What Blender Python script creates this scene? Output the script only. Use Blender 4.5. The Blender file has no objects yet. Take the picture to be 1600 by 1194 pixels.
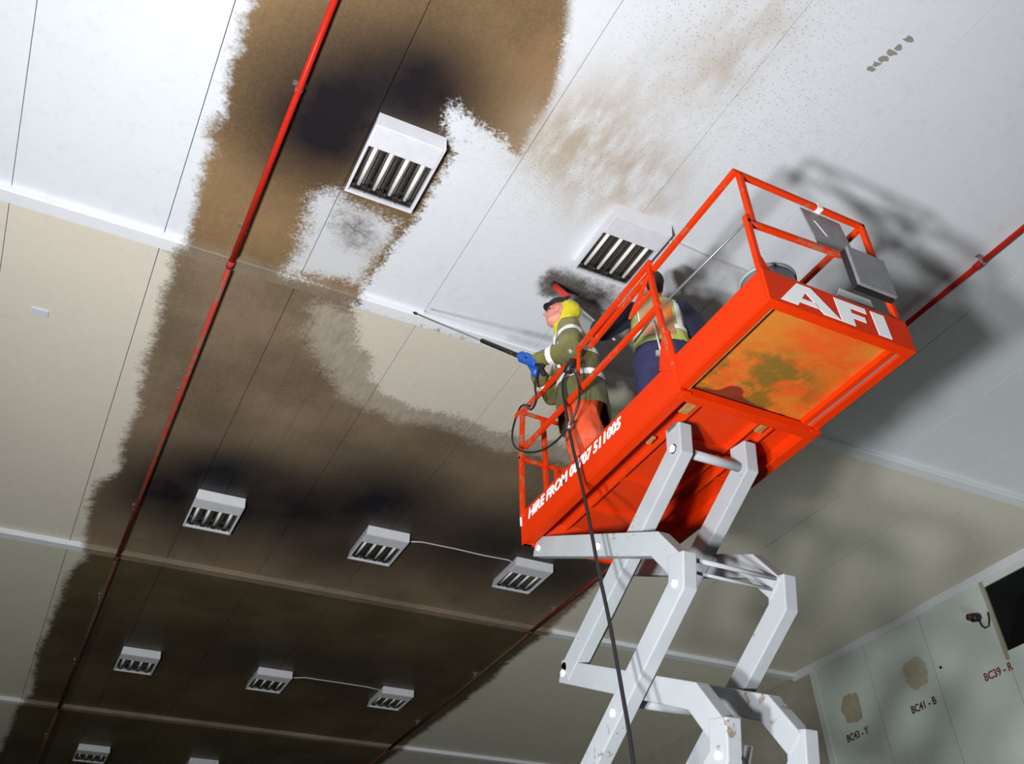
import bpy, bmesh, math, random
import numpy as np
from mathutils import Vector, Matrix, noise

random.seed(7)
S = bpy.context.scene
COL = S.collection
EYE = 1.55                 # camera height above the floor; all z below are relative to it
CEIL = 5.96                # ceiling above the camera
R = math.radians

# ------------------------------------------------------------------ camera, world, lights
cam_d = bpy.data.cameras.new('camera')
cam = bpy.data.objects.new('camera', cam_d)
COL.objects.link(cam)
cam_d.sensor_width = 36.0
cam_d.lens = 1509.16 / 1600 * 36.0
cam_d.clip_end = 200
_r = Vector((0.890295, -0.454068, -0.034598))
_d = Vector((0.257287, 0.564241, -0.784497))
_f = Vector((0.375737, 0.689532, 0.619167))
cam.matrix_world = Matrix(((_r.x, -_d.x, -_f.x, 0), (_r.y, -_d.y, -_f.y, 0), (_r.z, -_d.z, -_f.z, EYE), (0, 0, 0, 1)))
S.camera = cam

W = bpy.data.worlds.new('world')
S.world = W
W.use_nodes = True
W.node_tree.nodes['Background'].inputs[0].default_value = (0.5, 0.55, 0.6, 1)
W.node_tree.nodes['Background'].inputs[1].default_value = 0.02

def spot(name, loc, target, power, color, size, angle=150, blend=0.6):
    d = bpy.data.lights.new(name, 'SPOT')
    d.energy = power
    d.color = color
    d.shadow_soft_size = size
    d.spot_size = R(angle)
    d.spot_blend = blend
    o = bpy.data.objects.new(name, d)
    COL.objects.link(o)
    o.location = (loc[0], loc[1], loc[2] + EYE)
    v = Vector(target) - Vector(loc)
    o.rotation_euler = v.to_track_quat('-Z', 'Y').to_euler()
    return o

# tripod floodlights the crew works by, standing left of the photographer
spot('floodlight_a', (-2.45, 0.90, -0.9), (4.2, 6.6, CEIL), 2450, (0.98, 0.985, 1.0), 0.22, 112, 1.0)
spot('floodlight_b', (-1.60, 0.40, -0.5), (4.2, 6.6, CEIL), 2050, (0.98, 0.985, 1.0), 0.20, 112, 1.0)
# unseen fill spot, added to lift the dim far ceiling rows
spot('far_fill', (-6.0, 15.0, 0.3), (2.0, 15.0, CEIL), 230, (0.95, 1.0, 0.86), 0.2)
spot('wall_fill', (7.6, 4.2, -0.6), (11.5, 9.2, 4.3), 300, (0.90, 1.0, 0.97), 0.25, 95, 0.9)  # another unseen fill, added to brighten the right wall

S.view_settings.view_transform = 'Standard'
S.view_settings.look = 'None'
S.view_settings.gamma = 1.0
S.view_settings.use_curve_mapping = False
S.view_settings.exposure = -0.12
S.cycles.max_bounces = 6
S.cycles.diffuse_bounces = 4

# ------------------------------------------------------------------ helpers
class MB:
    """collects geometry (coordinates relative to the camera height) for ONE mesh object"""
    def __init__(s): s.v = []; s.f = []
    def add(s, vs, fs):
        n = len(s.v); s.v += [tuple(p) for p in vs]; s.f += [tuple(i + n for i in f) for f in fs]; return s
    def box(s, a, b):
        x0, y0, z0 = a; x1, y1, z1 = b
        return s.add([(x0,y0,z0),(x1,y0,z0),(x1,y1,z0),(x0,y1,z0),(x0,y0,z1),(x1,y0,z1),(x1,y1,z1),(x0,y1,z1)],
                     [(0,3,2,1),(4,5,6,7),(0,1,5,4),(1,2,6,5),(2,3,7,6),(3,0,4,7)])
    def beam(s, p, q, w, h, up=(0,0,1)):
        p = Vector(p); q = Vector(q); d = (q - p).normalized(); u = Vector(up)
        a = d.cross(u)
        if a.length < 1e-4: a = d.cross(Vector((1,0,0)))
        a.normalize(); b = a.cross(d).normalized()
        c = [a*w/2*i + b*h/2*j for i, j in ((-1,-1),(1,-1),(1,1),(-1,1))]
        return s.add([p + k for k in c] + [q + k for k in c], [(0,3,2,1),(4,5,6,7),(0,1,5,4),(1,2,6,5),(2,3,7,6),(3,0,4,7)])
    def tube(s, pts, r, n=10, cap=True):
        pts = [Vector(p) for p in pts]; rs = r if isinstance(r, (list, tuple)) else [r]*len(pts)
        vs = []; fs = []; ref = None
        for i, p in enumerate(pts):
            t = (pts[min(i+1, len(pts)-1)] - pts[max(i-1, 0)]).normalized()
            if ref is None:
                ref = t.orthogonal().normalized()
            a = (ref - t*ref.dot(t)).normalized(); ref = a; b = t.cross(a)
            for k in range(n):
                th = 2*math.pi*k/n
                vs.append(p + (a*math.cos(th) + b*math.sin(th))*rs[i])
        for i in range(len(pts)-1):
            for k in range(n):
                fs.append((i*n+k, i*n+(k+1) % n, (i+1)*n+(k+1) % n, (i+1)*n+k))
        if cap:
            fs.append(tuple(range(n-1, -1, -1))); m = (len(pts)-1)*n; fs.append(tuple(m+k for k in range(n)))
        return s.add(vs, fs)
    def lathe(s, c, prof, n=24):
        c = Vector(c); vs = []; fs = []
        for r, z in prof:
            for k in range(n):
                th = 2*math.pi*k/n; vs.append(c + Vector((r*math.cos(th), r*math.sin(th), z)))
        for i in range(len(prof)-1):
            for k in range(n): fs.append((i*n+k, i*n+(k+1) % n, (i+1)*n+(k+1) % n, (i+1)*n+k))
        return s.add(vs, fs)
    def prism(s, poly, off):
        """poly: list of 3-D points (planar), extruded by vector off"""
        n = len(poly); off = Vector(off); P = [Vector(p) for p in poly]
        return s.add(P + [p + off for p in P], [tuple(range(n)), tuple(range(2*n-1, n-1, -1))] +
                     [(i, i+n, (i+1) % n + n, (i+1) % n) for i in range(n)])
    def capsule(s, p, q, r1, r2, flat=None, n=12, m=4):
        """tapered round-ended limb; flat=(axis, ratio) squeezes the section along axis"""
        p = Vector(p); q = Vector(q); d = q - p; L = d.length
        d = d.normalized() if L > 1e-6 else Vector((0,0,1))
        a = d.orthogonal().normalized(); b = d.cross(a)
        rings = []
        for i in range(m+1):
            th = math.pi/2*(1 - i/m); rings.append((p - d*r1*math.sin(th), r1*math.cos(th)))
        for i in range(m+1):
            th = math.pi/2*i/m; rings.append((q + d*r2*math.sin(th), r2*math.cos(th)))
        vs = []; fs = []
        for c, r in rings:
            for k in range(n):
                t = 2*math.pi*k/n; o = (a*math.cos(t) + b*math.sin(t))*max(r, 1e-4)
                if flat:
                    ax = Vector(flat[0]).normalized(); o = o - ax*o.dot(ax)*(1-flat[1])
                vs.append(c + o)
        for i in range(len(rings)-1):
            for k in range(n): fs.append((i*n+k, i*n+(k+1) % n, (i+1)*n+(k+1) % n, (i+1)*n+k))
        fs.append(tuple(range(n-1, -1, -1))); z = (len(rings)-1)*n; fs.append(tuple(z+k for k in range(n)))
        return s.add(vs, fs)
    def ball(s, c, rx, ry=None, rz=None, n=16, m=10, rot=None):
        ry = ry or rx; rz = rz or rx; vs = []; fs = []; c = Vector(c)
        for i in range(m+1):
            ph = math.pi*i/m
            for k in range(n):
                t = 2*math.pi*k/n
                o = Vector((rx*math.sin(ph)*math.cos(t), ry*math.sin(ph)*math.sin(t), -rz*math.cos(ph)))
                vs.append(c + (rot @ o if rot else o))
        for i in range(m):
            for k in range(n): fs.append((i*n+k, i*n+(k+1) % n, (i+1)*n+(k+1) % n, (i+1)*n+k))
        return s.add(vs, fs)

def link(o, parent=None):
    COL.objects.link(o)
    if parent: o.parent = parent
    return o

def base_of(o):
    v = Vector((0, 0, 0))
    while o:
        v += Vector(o.location); o = o.parent
    return v

def tag(o, label=None, cat=None, group=None, kind=None):
    for k, v in (('label', label), ('category', cat), ('group', group), ('kind', kind)):
        if v: o[k] = v
    return o

def empty(name, loc, label=None, cat=None, group=None, kind=None):
    o = bpy.data.objects.new(name, None); o.empty_display_size = 0.1
    o.location = (loc[0], loc[1], loc[2] + EYE); COL.objects.link(o)
    return tag(o, label, cat, group, kind)

def mesh_from(name, mb, base=Vector((0, 0, 0)), local=False):
    me = bpy.data.meshes.new(name)
    sh = Vector((0, 0, 0)) if local else Vector((0, 0, EYE)) - base
    me.from_pydata([(v[0]+sh.x, v[1]+sh.y, v[2]+sh.z) for v in mb.v], [], mb.f)
    bm = bmesh.new(); bm.from_mesh(me)
    bmesh.ops.remove_doubles(bm, verts=bm.verts, dist=1e-6)
    bmesh.ops.recalc_face_normals(bm, faces=bm.faces); bm.to_mesh(me); bm.free()
    return me

def obj(name, mb, m, parent=None, smooth=False, bevel=0, origin=None, local=False):
    """one mesh object; the given coordinates are turned into coordinates local to its parent"""
    base = base_of(parent) if parent else (Vector((origin[0], origin[1], origin[2]+EYE)) if origin else None)
    if base is None:
        c = [sum(v[i] for v in mb.v)/len(mb.v) for i in range(3)]
        base = Vector((c[0], c[1], min(v[2] for v in mb.v)+EYE)) if not local else Vector((0, 0, 0))
    me = mesh_from(name, mb, base, local)
    me.materials.append(m)
    o = bpy.data.objects.new(name, me); link(o, parent)
    if not parent: o.location = base
    if smooth:
        for p in me.polygons: p.use_smooth = True
    if bevel:
        b = o.modifiers.new('bevel', 'BEVEL'); b.width = bevel; b.segments = 2; b.limit_method = 'ANGLE'; b.angle_limit = R(40)
    return o

def copy_tree(o, parent=None):
    c = o.copy(); COL.objects.link(c); c.parent = parent
    for ch in list(o.children): copy_tree(ch, c)
    return c

# ------------------------------------------------------------------ materials
class NT:
    def __init__(s, name):
        s.m = bpy.data.materials.new(name); s.m.use_nodes = True; s.t = s.m.node_tree; s.t.nodes.clear()
        s.out = s.n('ShaderNodeOutputMaterial'); s.b = s.n('ShaderNodeBsdfPrincipled'); s.t.links.new(s.b.outputs[0], s.out.inputs[0])
    def n(s, typ, **kw):
        nd = s.t.nodes.new(typ)
        for k, v in kw.items(): setattr(nd, k, v)
        return nd
    def put(s, sock, v):
        if isinstance(v, bpy.types.NodeSocket): s.t.links.new(v, sock)
        elif v is not None:
            if isinstance(v, (tuple, list)) and len(v) == 3 and sock.type == 'RGBA': v = (*v, 1)
            sock.default_value = v
    def math(s, op, a, b=None, c=None, clamp=False):
        nd = s.n('ShaderNodeMath', operation=op, use_clamp=clamp)
        s.put(nd.inputs[0], a); s.put(nd.inputs[1], b); s.put(nd.inputs[2], c); return nd.outputs[0]
    def mix(s, f, a, b):
        nd = s.n('ShaderNodeMix', data_type='RGBA'); s.put(nd.inputs[0], f); s.put(nd.inputs[6], a); s.put(nd.inputs[7], b); return nd.outputs[2]
    def pos(s): return s.n('ShaderNodeNewGeometry').outputs['Position']
    def objc(s): return s.n('ShaderNodeTexCoord').outputs['Object']
    def noise(s, vec, scale, detail=3, rough=.55):
        nd = s.n('ShaderNodeTexNoise'); s.put(nd.inputs['Vector'], vec); nd.inputs['Scale'].default_value = scale
        nd.inputs['Detail'].default_value = detail; nd.inputs['Roughness'].default_value = rough; return nd.outputs[0]
    def vor(s, vec, scale):
        nd = s.n('ShaderNodeTexVoronoi'); s.put(nd.inputs['Vector'], vec); nd.inputs['Scale'].default_value = scale; return nd.outputs['Distance']
    def stretch(s, vec, sc, rot=0):
        nd = s.n('ShaderNodeMapping'); s.put(nd.inputs[0], vec); nd.inputs['Scale'].default_value = sc; nd.inputs['Rotation'].default_value = (0, 0, rot); return nd.outputs[0]
    def step(s, v, lo, hi):
        nd = s.n('ShaderNodeMapRange', interpolation_type='SMOOTHSTEP'); s.put(nd.inputs[0], v)
        nd.inputs[1].default_value = lo; nd.inputs[2].default_value = hi; return nd.outputs[0]
    def attr(s, name): return s.n('ShaderNodeAttribute', attribute_name=name).outputs['Fac']
    def bump(s, h, strength=.2, dist=.01):
        nd = s.n('ShaderNodeBump'); nd.inputs['Strength'].default_value = strength; nd.inputs['Distance'].default_value = dist
        s.put(nd.inputs['Height'], h); s.t.links.new(nd.outputs[0], s.b.inputs['Normal'])
    def fin(s, col, rough=.5, metal=0.0, spec=None):
        s.put(s.b.inputs['Base Color'], col); s.put(s.b.inputs['Roughness'], rough); s.put(s.b.inputs['Metallic'], metal)
        if spec is not None: s.b.inputs['Specular IOR Level'].default_value = spec
        return s.m

def plain(name, col, rough=.5, metal=0.0, var=.12, scale=9, bump=0.0, spec=None):
    t = NT(name); nz = t.noise(t.objc(), scale, 4)
    c = t.mix(nz, tuple(x*(1-var) for x in col), tuple(min(1, x*(1+var)) for x in col))
    if bump: t.bump(t.noise(t.objc(), scale*5, 3), bump, .005)
    return t.fin(c, rough, metal, spec)

def worn(name, col, under, amount, rough=.4, metal=0.0, scale=14):
    """paint with chips showing what is beneath"""
    t = NT(name); p = t.objc()
    a = t.math('ADD', t.noise(p, scale, 6, .7), t.math('MULTIPLY', t.noise(p, scale*.18, 2), .5))
    k = t.step(a, 1.02-amount, 1.08-amount)
    nz = t.noise(p, 5, 3)
    c = t.mix(nz, tuple(x*.88 for x in col), tuple(min(1, x*1.1) for x in col))
    t.bump(t.noise(p, 60, 3), .08, .003)
    return t.fin(t.mix(k, c, under), rough, metal, .12)

def ceiling_mat(name, base, warm):
    """panel enamel under smoke; the attributes hold signed distances (m) to the edges of the stains"""
    t = NT(name); P = t.pos()
    n1 = t.noise(P, 2.2, 3); n2 = t.noise(P, 11, 4, .6); n3 = t.noise(P, 48, 3, .6); n4 = t.noise(t.stretch(P, (1, .25, 1), .5), 30, 4, .6)
    def rag(attr, a1, a2, a3, lo, hi):
        v = t.math('ADD', t.attr(attr), t.math('MULTIPLY', t.math('SUBTRACT', n1, .5), a1))
        v = t.math('ADD', v, t.math('MULTIPLY', t.math('SUBTRACT', n2, .5), a2))
        v = t.math('ADD', v, t.math('MULTIPLY', t.math('SUBTRACT', n3, .5), a3))
        return t.step(v, lo, hi)
    enamel = t.mix(t.noise(P, .9, 3), tuple(x*.95 for x in base), tuple(min(1, x*1.04) for x in base))
    enamel = t.mix(t.math('MULTIPLY', t.step(n2, .5, .8), .08), enamel, tuple(x*.6 for x in warm))
    enamel = t.mix(t.math('MULTIPLY', t.step(n3, .45, .75), .09), enamel, tuple(x*.72 for x in base))
    # smoke film
    film = t.mix(t.step(t.noise(P, 1.1, 4), .3, .7), tuple(x*.72 for x in warm), tuple(x*1.25 for x in warm))
    film = t.mix(t.math('MULTIPLY', t.noise(t.stretch(P, (14, .5, 1)), 2.2, 3), .35), film, tuple(x*.45 for x in warm))
    film = t.mix(t.math('MULTIPLY', t.step(n3, .35, .75), .18), film, tuple(min(1, x*1.8) for x in warm))
    char = t.math('MINIMUM', t.math('MULTIPLY', t.attr('char'), t.math('ADD', .75, t.math('MULTIPLY', n1, .5))), .97)
    film = t.mix(char, film, (.008, .008, .013))
    soot = rag('soot', .16, .16, .14, -.06, .07)
    c1 = rag('clean', .14, .22, .24, -.04, .06)
    sp = rag('splash', .1, .22, .30, -.02, .16)
    c2 = rag('clean2', .14, .22, .26, -.06, .10)
    h2 = rag('halo2', .2, .3, .3, -.06, .14)
    full = t.math('MAXIMUM', c1, t.math('MULTIPLY', c2, .9))
    part = t.math('MAXIMUM', t.math('MULTIPLY', sp, .78), t.math('MULTIPLY', h2, t.math('ADD', .12, t.math('MULTIPLY', n4, .45))))
    wash = t.math('MAXIMUM', full, part, clamp=True)
    k = t.math('MULTIPLY', soot, t.math('SUBTRACT', 1, wash), clamp=True)
    col = t.mix(k, enamel, film)
    # grime smeared by the brush, and speckles of dried foam
    sw = t.noise(t.stretch(P, (1, .35, 1), -.9), 7, 4, .6)
    g = t.math('MULTIPLY', t.attr('grime'), t.step(t.math('ADD', t.math('MULTIPLY', n1, .6), sw), .45, .95), clamp=True)
    col = t.mix(g, col, (.46, .38, .27))
    dots = t.math('SUBTRACT', 1, t.step(t.vor(P, 36), .14, .32))
    sp2 = t.math('MULTIPLY', t.math('MULTIPLY', t.attr('speck'), dots), .55, clamp=True)
    col = t.mix(sp2, col, (.36, .27, .17))
    bq = t.math('ADD', t.attr('burn'), t.math('ADD', t.math('MULTIPLY', t.math('SUBTRACT', n2, .5), .7), t.math('MULTIPLY', t.math('SUBTRACT', n3, .5), .5)))
    col = t.mix(t.math('MULTIPLY', t.math('MULTIPLY', t.step(bq, .25, .95), t.step(t.attr('burn'), .02, .15)), .95), col, t.mix(n3, (.02, .016, .014), (.15, .12, .095)))
    t.bump(t.math('ADD', n1, t.math('MULTIPLY', n3, .06)), .06, .02)
    return t.fin(col, .42, 0, .35)

M = {
 'ceil_white': ceiling_mat('ceiling_enamel_white', (.76, .80, .84), (.25, .163, .080)),
 'ceil_cream': ceiling_mat('ceiling_enamel_cream', (.76, .71, .60), (.235, .175, .112)),
 'ceil_far': ceiling_mat('ceiling_enamel_far', (.70, .68, .56), (.112, .086, .045)),
 'trim': ceiling_mat('ceiling_trim_white', (.80, .83, .86), (.24, .19, .13)),
 'slab': plain('roof_slab', (.30, .30, .28), .8),
 'wall': plain('wall_panel_enamel', (.66, .73, .69), .5, 0, .07, 3),
 'wall2': plain('wall_panel_smoked', (.40, .38, .31), .55, 0, .15, 3),
 'concrete': plain('floor_concrete', (.13, .13, .125), .8, 0, .2, 2),
 'black': plain('black_void', (.006, .006, .007), .9),
 'rubber': plain('black_rubber', (.012, .012, .013), .45),
 'red_pipe': worn('red_pipe_paint', (.58, .022, .012), (.20, .09, .06), .12, .35),
 'red_pipe_dusty': worn('red_pipe_dusty', (.44, .045, .032), (.20, .12, .08), .25, .5),
 'red_pipe_far': worn('red_pipe_sooted', (.15, .03, .02), (.09, .065, .04), .35, .6),
 'orange': worn('orange_lift_paint', (.66, .031, .0005), (.40, .03, .006), .10, .55),
 'orange_rail': worn('orange_rail_paint', (.66, .036, .002), (.40, .12, .07), .20, .55),
 'grey_arm': worn('grey_arm_paint', (.40, .43, .45), (.24, .20, .16), .10, .42),
 'dark_steel': plain('dull_rod', (.22, .23, .24), .4, .5),
 'steel': plain('bare_steel', (.55, .55, .54), .35, .8),
 'brass': plain('greasy_slide', (.40, .19, .05), .6, 0, .6, 25),
 'white': plain('white_enamel', (.80, .81, .83), .4, 0, .05),
 'lamp_white': plain('lamp_housing_white', (.74, .75, .80), .4, 0, .1, 12),
 'louvre': plain('lamp_reflector', (.42, .41, .40), .14, .95, .2),
 'strip': plain('reflection_strip', (.50, .46, .43), .4, .1, .35, 10),
 'tube': plain('fluorescent_tube', (.86, .84, .80), .18, 0, .05),
 'lettering': plain('white_lettering', (.92, .93, .95), .4, 0, .03),
 'plate': plain('grey_sheet_plate', (.22, .22, .225), .5, .1, .3, 18),
 'tub': plain('grey_plastic_tub', (.30, .32, .34), .5),
 'cable': plain('cable_grey', (.62, .60, .56), .5),
}

def rusty():
    t = NT('rusty_plywood_underside'); P = t.objc()
    a = t.noise(t.stretch(P, (1, 2.2, 1), .4), 2.4, 5, .6); b = t.noise(P, 5, 5, .65); c = t.noise(P, 26, 3)
    col = t.mix(t.step(a, .40, .62), (.72, .10, .008), (.60, .19, .018))
    col = t.mix(t.math('MULTIPLY', t.step(b, .40, .58), t.step(t.attr('stain'), .05, .7)), col, (.20, .12, .012))
    col = t.mix(t.math('MULTIPLY', t.step(t.math('ADD', t.attr('wet_dark'), t.math('MULTIPLY', b, .4)), .62, .72), .9), col, (.13, .012, .008))
    col = t.mix(t.math('MULTIPLY', c, .18), col, (.25, .06, .01))
    t.bump(c, .25, .004)
    return t.fin(col, .6)
M['rusty'] = rusty()

def trough():
    t = NT('orange_underside_sheet'); P = t.objc()
    c = t.mix(t.noise(P, 3, 4), (.58, .028, .002), (.70, .044, .003))
    c = t.mix(t.math('MULTIPLY', t.step(t.noise(P, 7, 5, .7), .56, .72), .45), c, (.36, .035, .006))
    return t.fin(c, .5, 0, .25)
M['under'] = trough()

# ------------------------------------------------------------------ stains on the ceiling (metres)
SOOT = [(0.19, 3.46), (0.21, 3.74), (0.21, 4.22), (0.24, 4.55), (0.25, 4.69), (0.19, 4.88), (0.28, 5.06), (0.27, 5.44), (0.27, 5.85), (0.28, 6.08), (0.22, 6.27), (0.25, 6.55), (0.25, 6.9), (0.29, 7.6), (0.31, 8.18), (0.35, 8.62), (0.32, 9.25), (0.36, 9.84), (0.22, 10.19), (0.22, 10.87), (0.3, 11.67), (0.35, 12.01), (0.23, 12.43), (0.2, 12.93), (0.18, 14.11), (0.15, 15.08), (0.16, 15.99), (0.24, 17.1), (0.1, 17.62), (0.07, 19.32), (-0.01, 21.05), (-0.16, 25.78), (6.83, 23.39), (6.82, 18.08), (6.79, 17.04), (6.89, 15.27), (6.86, 13.68), (6.8, 12.6), (6.84, 11.7), (6.77, 11.01), (6.71, 9.86), (6.72, 9.08), (6.76, 8.0), (6.73, 7.08), (6.45, 6.37), (4.75, 6.04), (3.83, 5.72), (3.2, 5.08), (2.69, 4.37), (2.39, 3.92), (2.39, 3.52), (2.24, 3.07), (2.12, 2.81), (2.03, 2.56)]
CLEAN = [(1.73, 3.97), (1.75, 3.88), (1.96, 3.97), (2.22, 4.01), (2.36, 4.09), (2.42, 3.91), (2.41, 3.63), (2.3, 3.26), (2.2, 2.98), (2.01, 2.57), (3.89, 1.66), (8.07, 5.91), (4.87, 6.24), (2.73, 6.21), (1.84, 6.24), (1.81, 5.9), (1.83, 5.51), (1.9, 5.12), (1.92, 4.87), (1.9, 4.32), (1.75, 4.1)]
SPLASH = [(1.01, 5.18), (1.11, 5.03), (1.27, 4.98), (1.37, 5.05), (1.88, 5.09), (1.89, 5.32), (1.85, 5.71), (1.82, 6.0), (1.45, 6.07), (1.07, 6.14), (1.11, 5.81), (1.06, 5.48)]
CLEAN2 = [(1.73, 6.14), (2.69, 6.13), (4.06, 6.13), (5.44, 6.13), (6.14, 7.64), (5.19, 7.51), (4.49, 7.43), (3.91, 7.51), (3.57, 7.43), (3.27, 7.42), (2.87, 7.5), (2.48, 7.37), (2.27, 7.17), (2.2, 6.88), (1.98, 6.77), (1.91, 6.51)]
HALO2 = [(1.41, 6.29), (1.89, 6.32), (2.77, 6.31), (4.17, 6.33), (5.59, 6.35), (6.47, 8.13), (5.35, 7.77), (4.66, 7.74), (3.89, 7.79), (3.37, 7.65), (2.83, 7.74), (2.23, 7.65), (1.8, 7.23), (1.53, 6.78)]
CHAR = [(0.94, 4.52, 0.4, 1), (1.47, 3.9, 0.4, 1), (1.16, 4.17, 0.36, 0.85), (0.87, 10.05, 0.5, 0.75), (1.42, 9.47, 0.5, 0.85), (1.31, 10.4, 0.6, 0.6), (1.99, 10.1, 0.6, 0.5), (2.44, 9.82, 0.55, 0.85), (3.28, 9.29, 0.6, 0.9), (3.26, 10.57, 0.6, 0.6), (5.04, 9.62, 0.7, 0.7), (5.9, 9.9, 0.6, 0.7), (4.38, 9.9, 0.6, 0.6), (1.44, 14.3, 0.8, 0.4), (3.42, 14.25, 0.8, 0.45), (5.48, 14.41, 0.8, 0.5), (6.15, 10.09, 0.6, 0.5)]
GRIME = [(2.72, 3.77, 0.22, 0.8), (3.26, 3.88, 0.26, 0.8), (2.55, 3.91, 0.2, 0.7), (2.77, 3.52, 0.25, 0.5), (3.52, 4.05, 0.2, 0.8), (2.75, 4.06, 0.2, 0.5), (3.36, 2.42, 0.22, 0.5), (3.36, 2.81, 0.16, 0.5), (3.04, 4.35, 0.2, 0.3), (3.1, 3.0, 0.3, 0.3)]
BURN = [(3.31, 5.19, 0.12, 1), (3.5, 5.21, 0.13, 1), (3.33, 5.33, 0.07, 0.9), (3.76, 5.2, 0.14, 0.8), (1.45, 5.33, 0.19, 0.6), (1.63, 5.52, 0.15, 0.45), (1.98, 4.12, 0.14, 0.35), (4.01, 5.06, 0.16, 0.4)]
SPECK = [(3.16, 2.63, 0.45, 1), (3.42, 2.39, 0.4, 1), (4.12, 2.87, 0.4, 0.6), (3.75, 3.18, 0.4, 0.5), (3.02, 3.93, 0.4, 0.8), (2.63, 4.05, 0.35, 0.9), (0.22, 4.86, 0.2, 0.5)]


def sdf(poly, X, Y):
    """signed distance, positive inside"""
    d = np.full(X.shape, 1e9); ins = np.zeros(X.shape, bool); n = len(poly)
    for i in range(n):
        x0, y0 = poly[i]; x1, y1 = poly[(i+1) % n]
        ex, ey = x1-x0, y1-y0; L = ex*ex+ey*ey+1e-12
        t = np.clip(((X-x0)*ex+(Y-y0)*ey)/L, 0, 1)
        d = np.minimum(d, np.hypot(X-x0-t*ex, Y-y0-t*ey))
        c = ((y0 > Y) != (y1 > Y))
        with np.errstate(divide='ignore', invalid='ignore'):
            xi = (x1-x0)*(Y-y0)/(y1-y0 if abs(y1-y0) > 1e-9 else 1e-9)+x0
        ins ^= c & (X < xi)
    return np.clip(np.where(ins, d, -d), -1.5, 1.5)

def blots(lst, X, Y):
    o = np.zeros(X.shape)
    for x, y, s, a in lst: o = 1-(1-o)*(1-a*np.exp(-((X-x)**2+(Y-y)**2)/(2*s*s)))
    return o

def paint_stains(me, ox, oy):
    n = len(me.vertices); co = np.empty(n*3, 'f'); me.vertices.foreach_get('co', co); co = co.reshape(-1, 3)
    X = co[:, 0].astype(float)+ox; Y = co[:, 1].astype(float)+oy
    for name, val in (('soot', sdf(SOOT, X, Y)), ('clean', sdf(CLEAN, X, Y)), ('splash', sdf(SPLASH, X, Y)), ('clean2', sdf(CLEAN2, X, Y)),
                      ('halo2', sdf(HALO2, X, Y)), ('char', blots(CHAR, X, Y)), ('grime', blots(GRIME, X, Y)), ('burn', blots(BURN, X, Y)), ('speck', blots(SPECK, X, Y))):
        a = me.attributes.new(name, 'FLOAT', 'POINT'); a.data.foreach_set('value', val.astype('f'))

# ------------------------------------------------------------------ the store itself
WX = 11.5                                  # right wall
STRIPS = [6.13, 11.72, 17.42, 23.1, 28.8]  # joint strips across the ceiling
X0, PW = 0.121, 1.152                      # panel joints
LX, BY, FY = -12.55, -6.0, 34.5
FLOOR = -EYE

sl = MB().box((LX, BY, CEIL+.03), (WX+.3, FY, CEIL+.25))
ceiling = obj('ceiling', sl, M['slab'], origin=(0, 0, CEIL)); tag(ceiling, kind='structure')
rows = [(BY, .2), (.2, STRIPS[0])] + list(zip(STRIPS[:-1], STRIPS[1:])) + [(STRIPS[-1], FY)]
for ri, (ya, yb) in enumerate(rows):
    for k in range(-11, 10):
        xa = X0+PW*k+.003; xb = min(X0+PW*(k+1)-.003, WX)
        vis = ri in (1, 2, 3, 4) and -3 <= k
        st = .045 if ri == 1 and -1 <= k <= 5 else (.06 if ri == 2 and -1 <= k <= 6 else (.12 if vis else 1.2))
        ys = np.linspace(ya+.004, yb-.004, max(2, int((yb-ya)/st)+1))
        xs = list(np.linspace(xa, xb, max(2, int((xb-xa)/st)+1)))
        zz = {}
        if ri == 2 and 1 <= k <= 4:                # shallow pressed ribs at the quarter points
            for q in (1, 2, 3):
                g = xa-.004+PW*q/4
                if g < xb-.02:
                    xs = [v for v in xs if abs(v-g) > .012]+[g-.0038, g, g+.0038]; zz[g] = .006
            xs.sort()
        nx, ny = len(xs), len(ys); v = []; f = []
        for y in ys:
            for x in xs: v.append((x, y, CEIL+zz.get(x, 0)))
        for j in range(ny-1):
            for i in range(nx-1): f.append((j*nx+i, (j+1)*nx+i, (j+1)*nx+i+1, j*nx+i+1))
        n0 = len(v)                        # turned-up edges
        ring = [i for i in range(nx)]+[j*nx+nx-1 for j in range(1, ny)]+[(ny-1)*nx+i for i in range(nx-2, -1, -1)]+[j*nx for j in range(ny-2, 0, -1)]
        for i in ring: v.append((v[i][0], v[i][1], CEIL+.03))
        L = len(ring)
        for i in range(L): f.append((ring[i], ring[(i+1) % L], n0+(i+1) % L, n0+i))
        me = bpy.data.meshes.new('panel'); me.from_pydata([(p[0]-0, p[1]-0, p[2]-CEIL) for p in v], [], f)
        paint_stains(me, 0, 0)
        me.materials.append(M['ceil_white'] if ri <= 1 else (M['ceil_cream'] if ri == 2 else M['ceil_far']))
        link(bpy.data.objects.new('panel', me), ceiling)

def strip(name, y):
    xs = np.arange(LX, WX+.01, .07); prof = [(-.075, 0), (-.07, -.05), (-.062, -.06), (.062, -.06), (.07, -.05), (.075, 0)]
    v = [(x, y+a, CEIL+b) for x in xs for a, b in prof]; n = len(prof)
    f = [(i*n+k, i*n+k+1, (i+1)*n+k+1, (i+1)*n+k) for i in range(len(xs)-1) for k in range(n-1)]
    m = MB(); m.add(v, f); o = obj(name, m, M['trim'], origin=(0, y, CEIL)); paint_stains(o.data, 0, y); tag(o, kind='structure')
    return o
for i, y in enumerate(STRIPS): strip('trim_%d' % (i+1), y)

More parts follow.
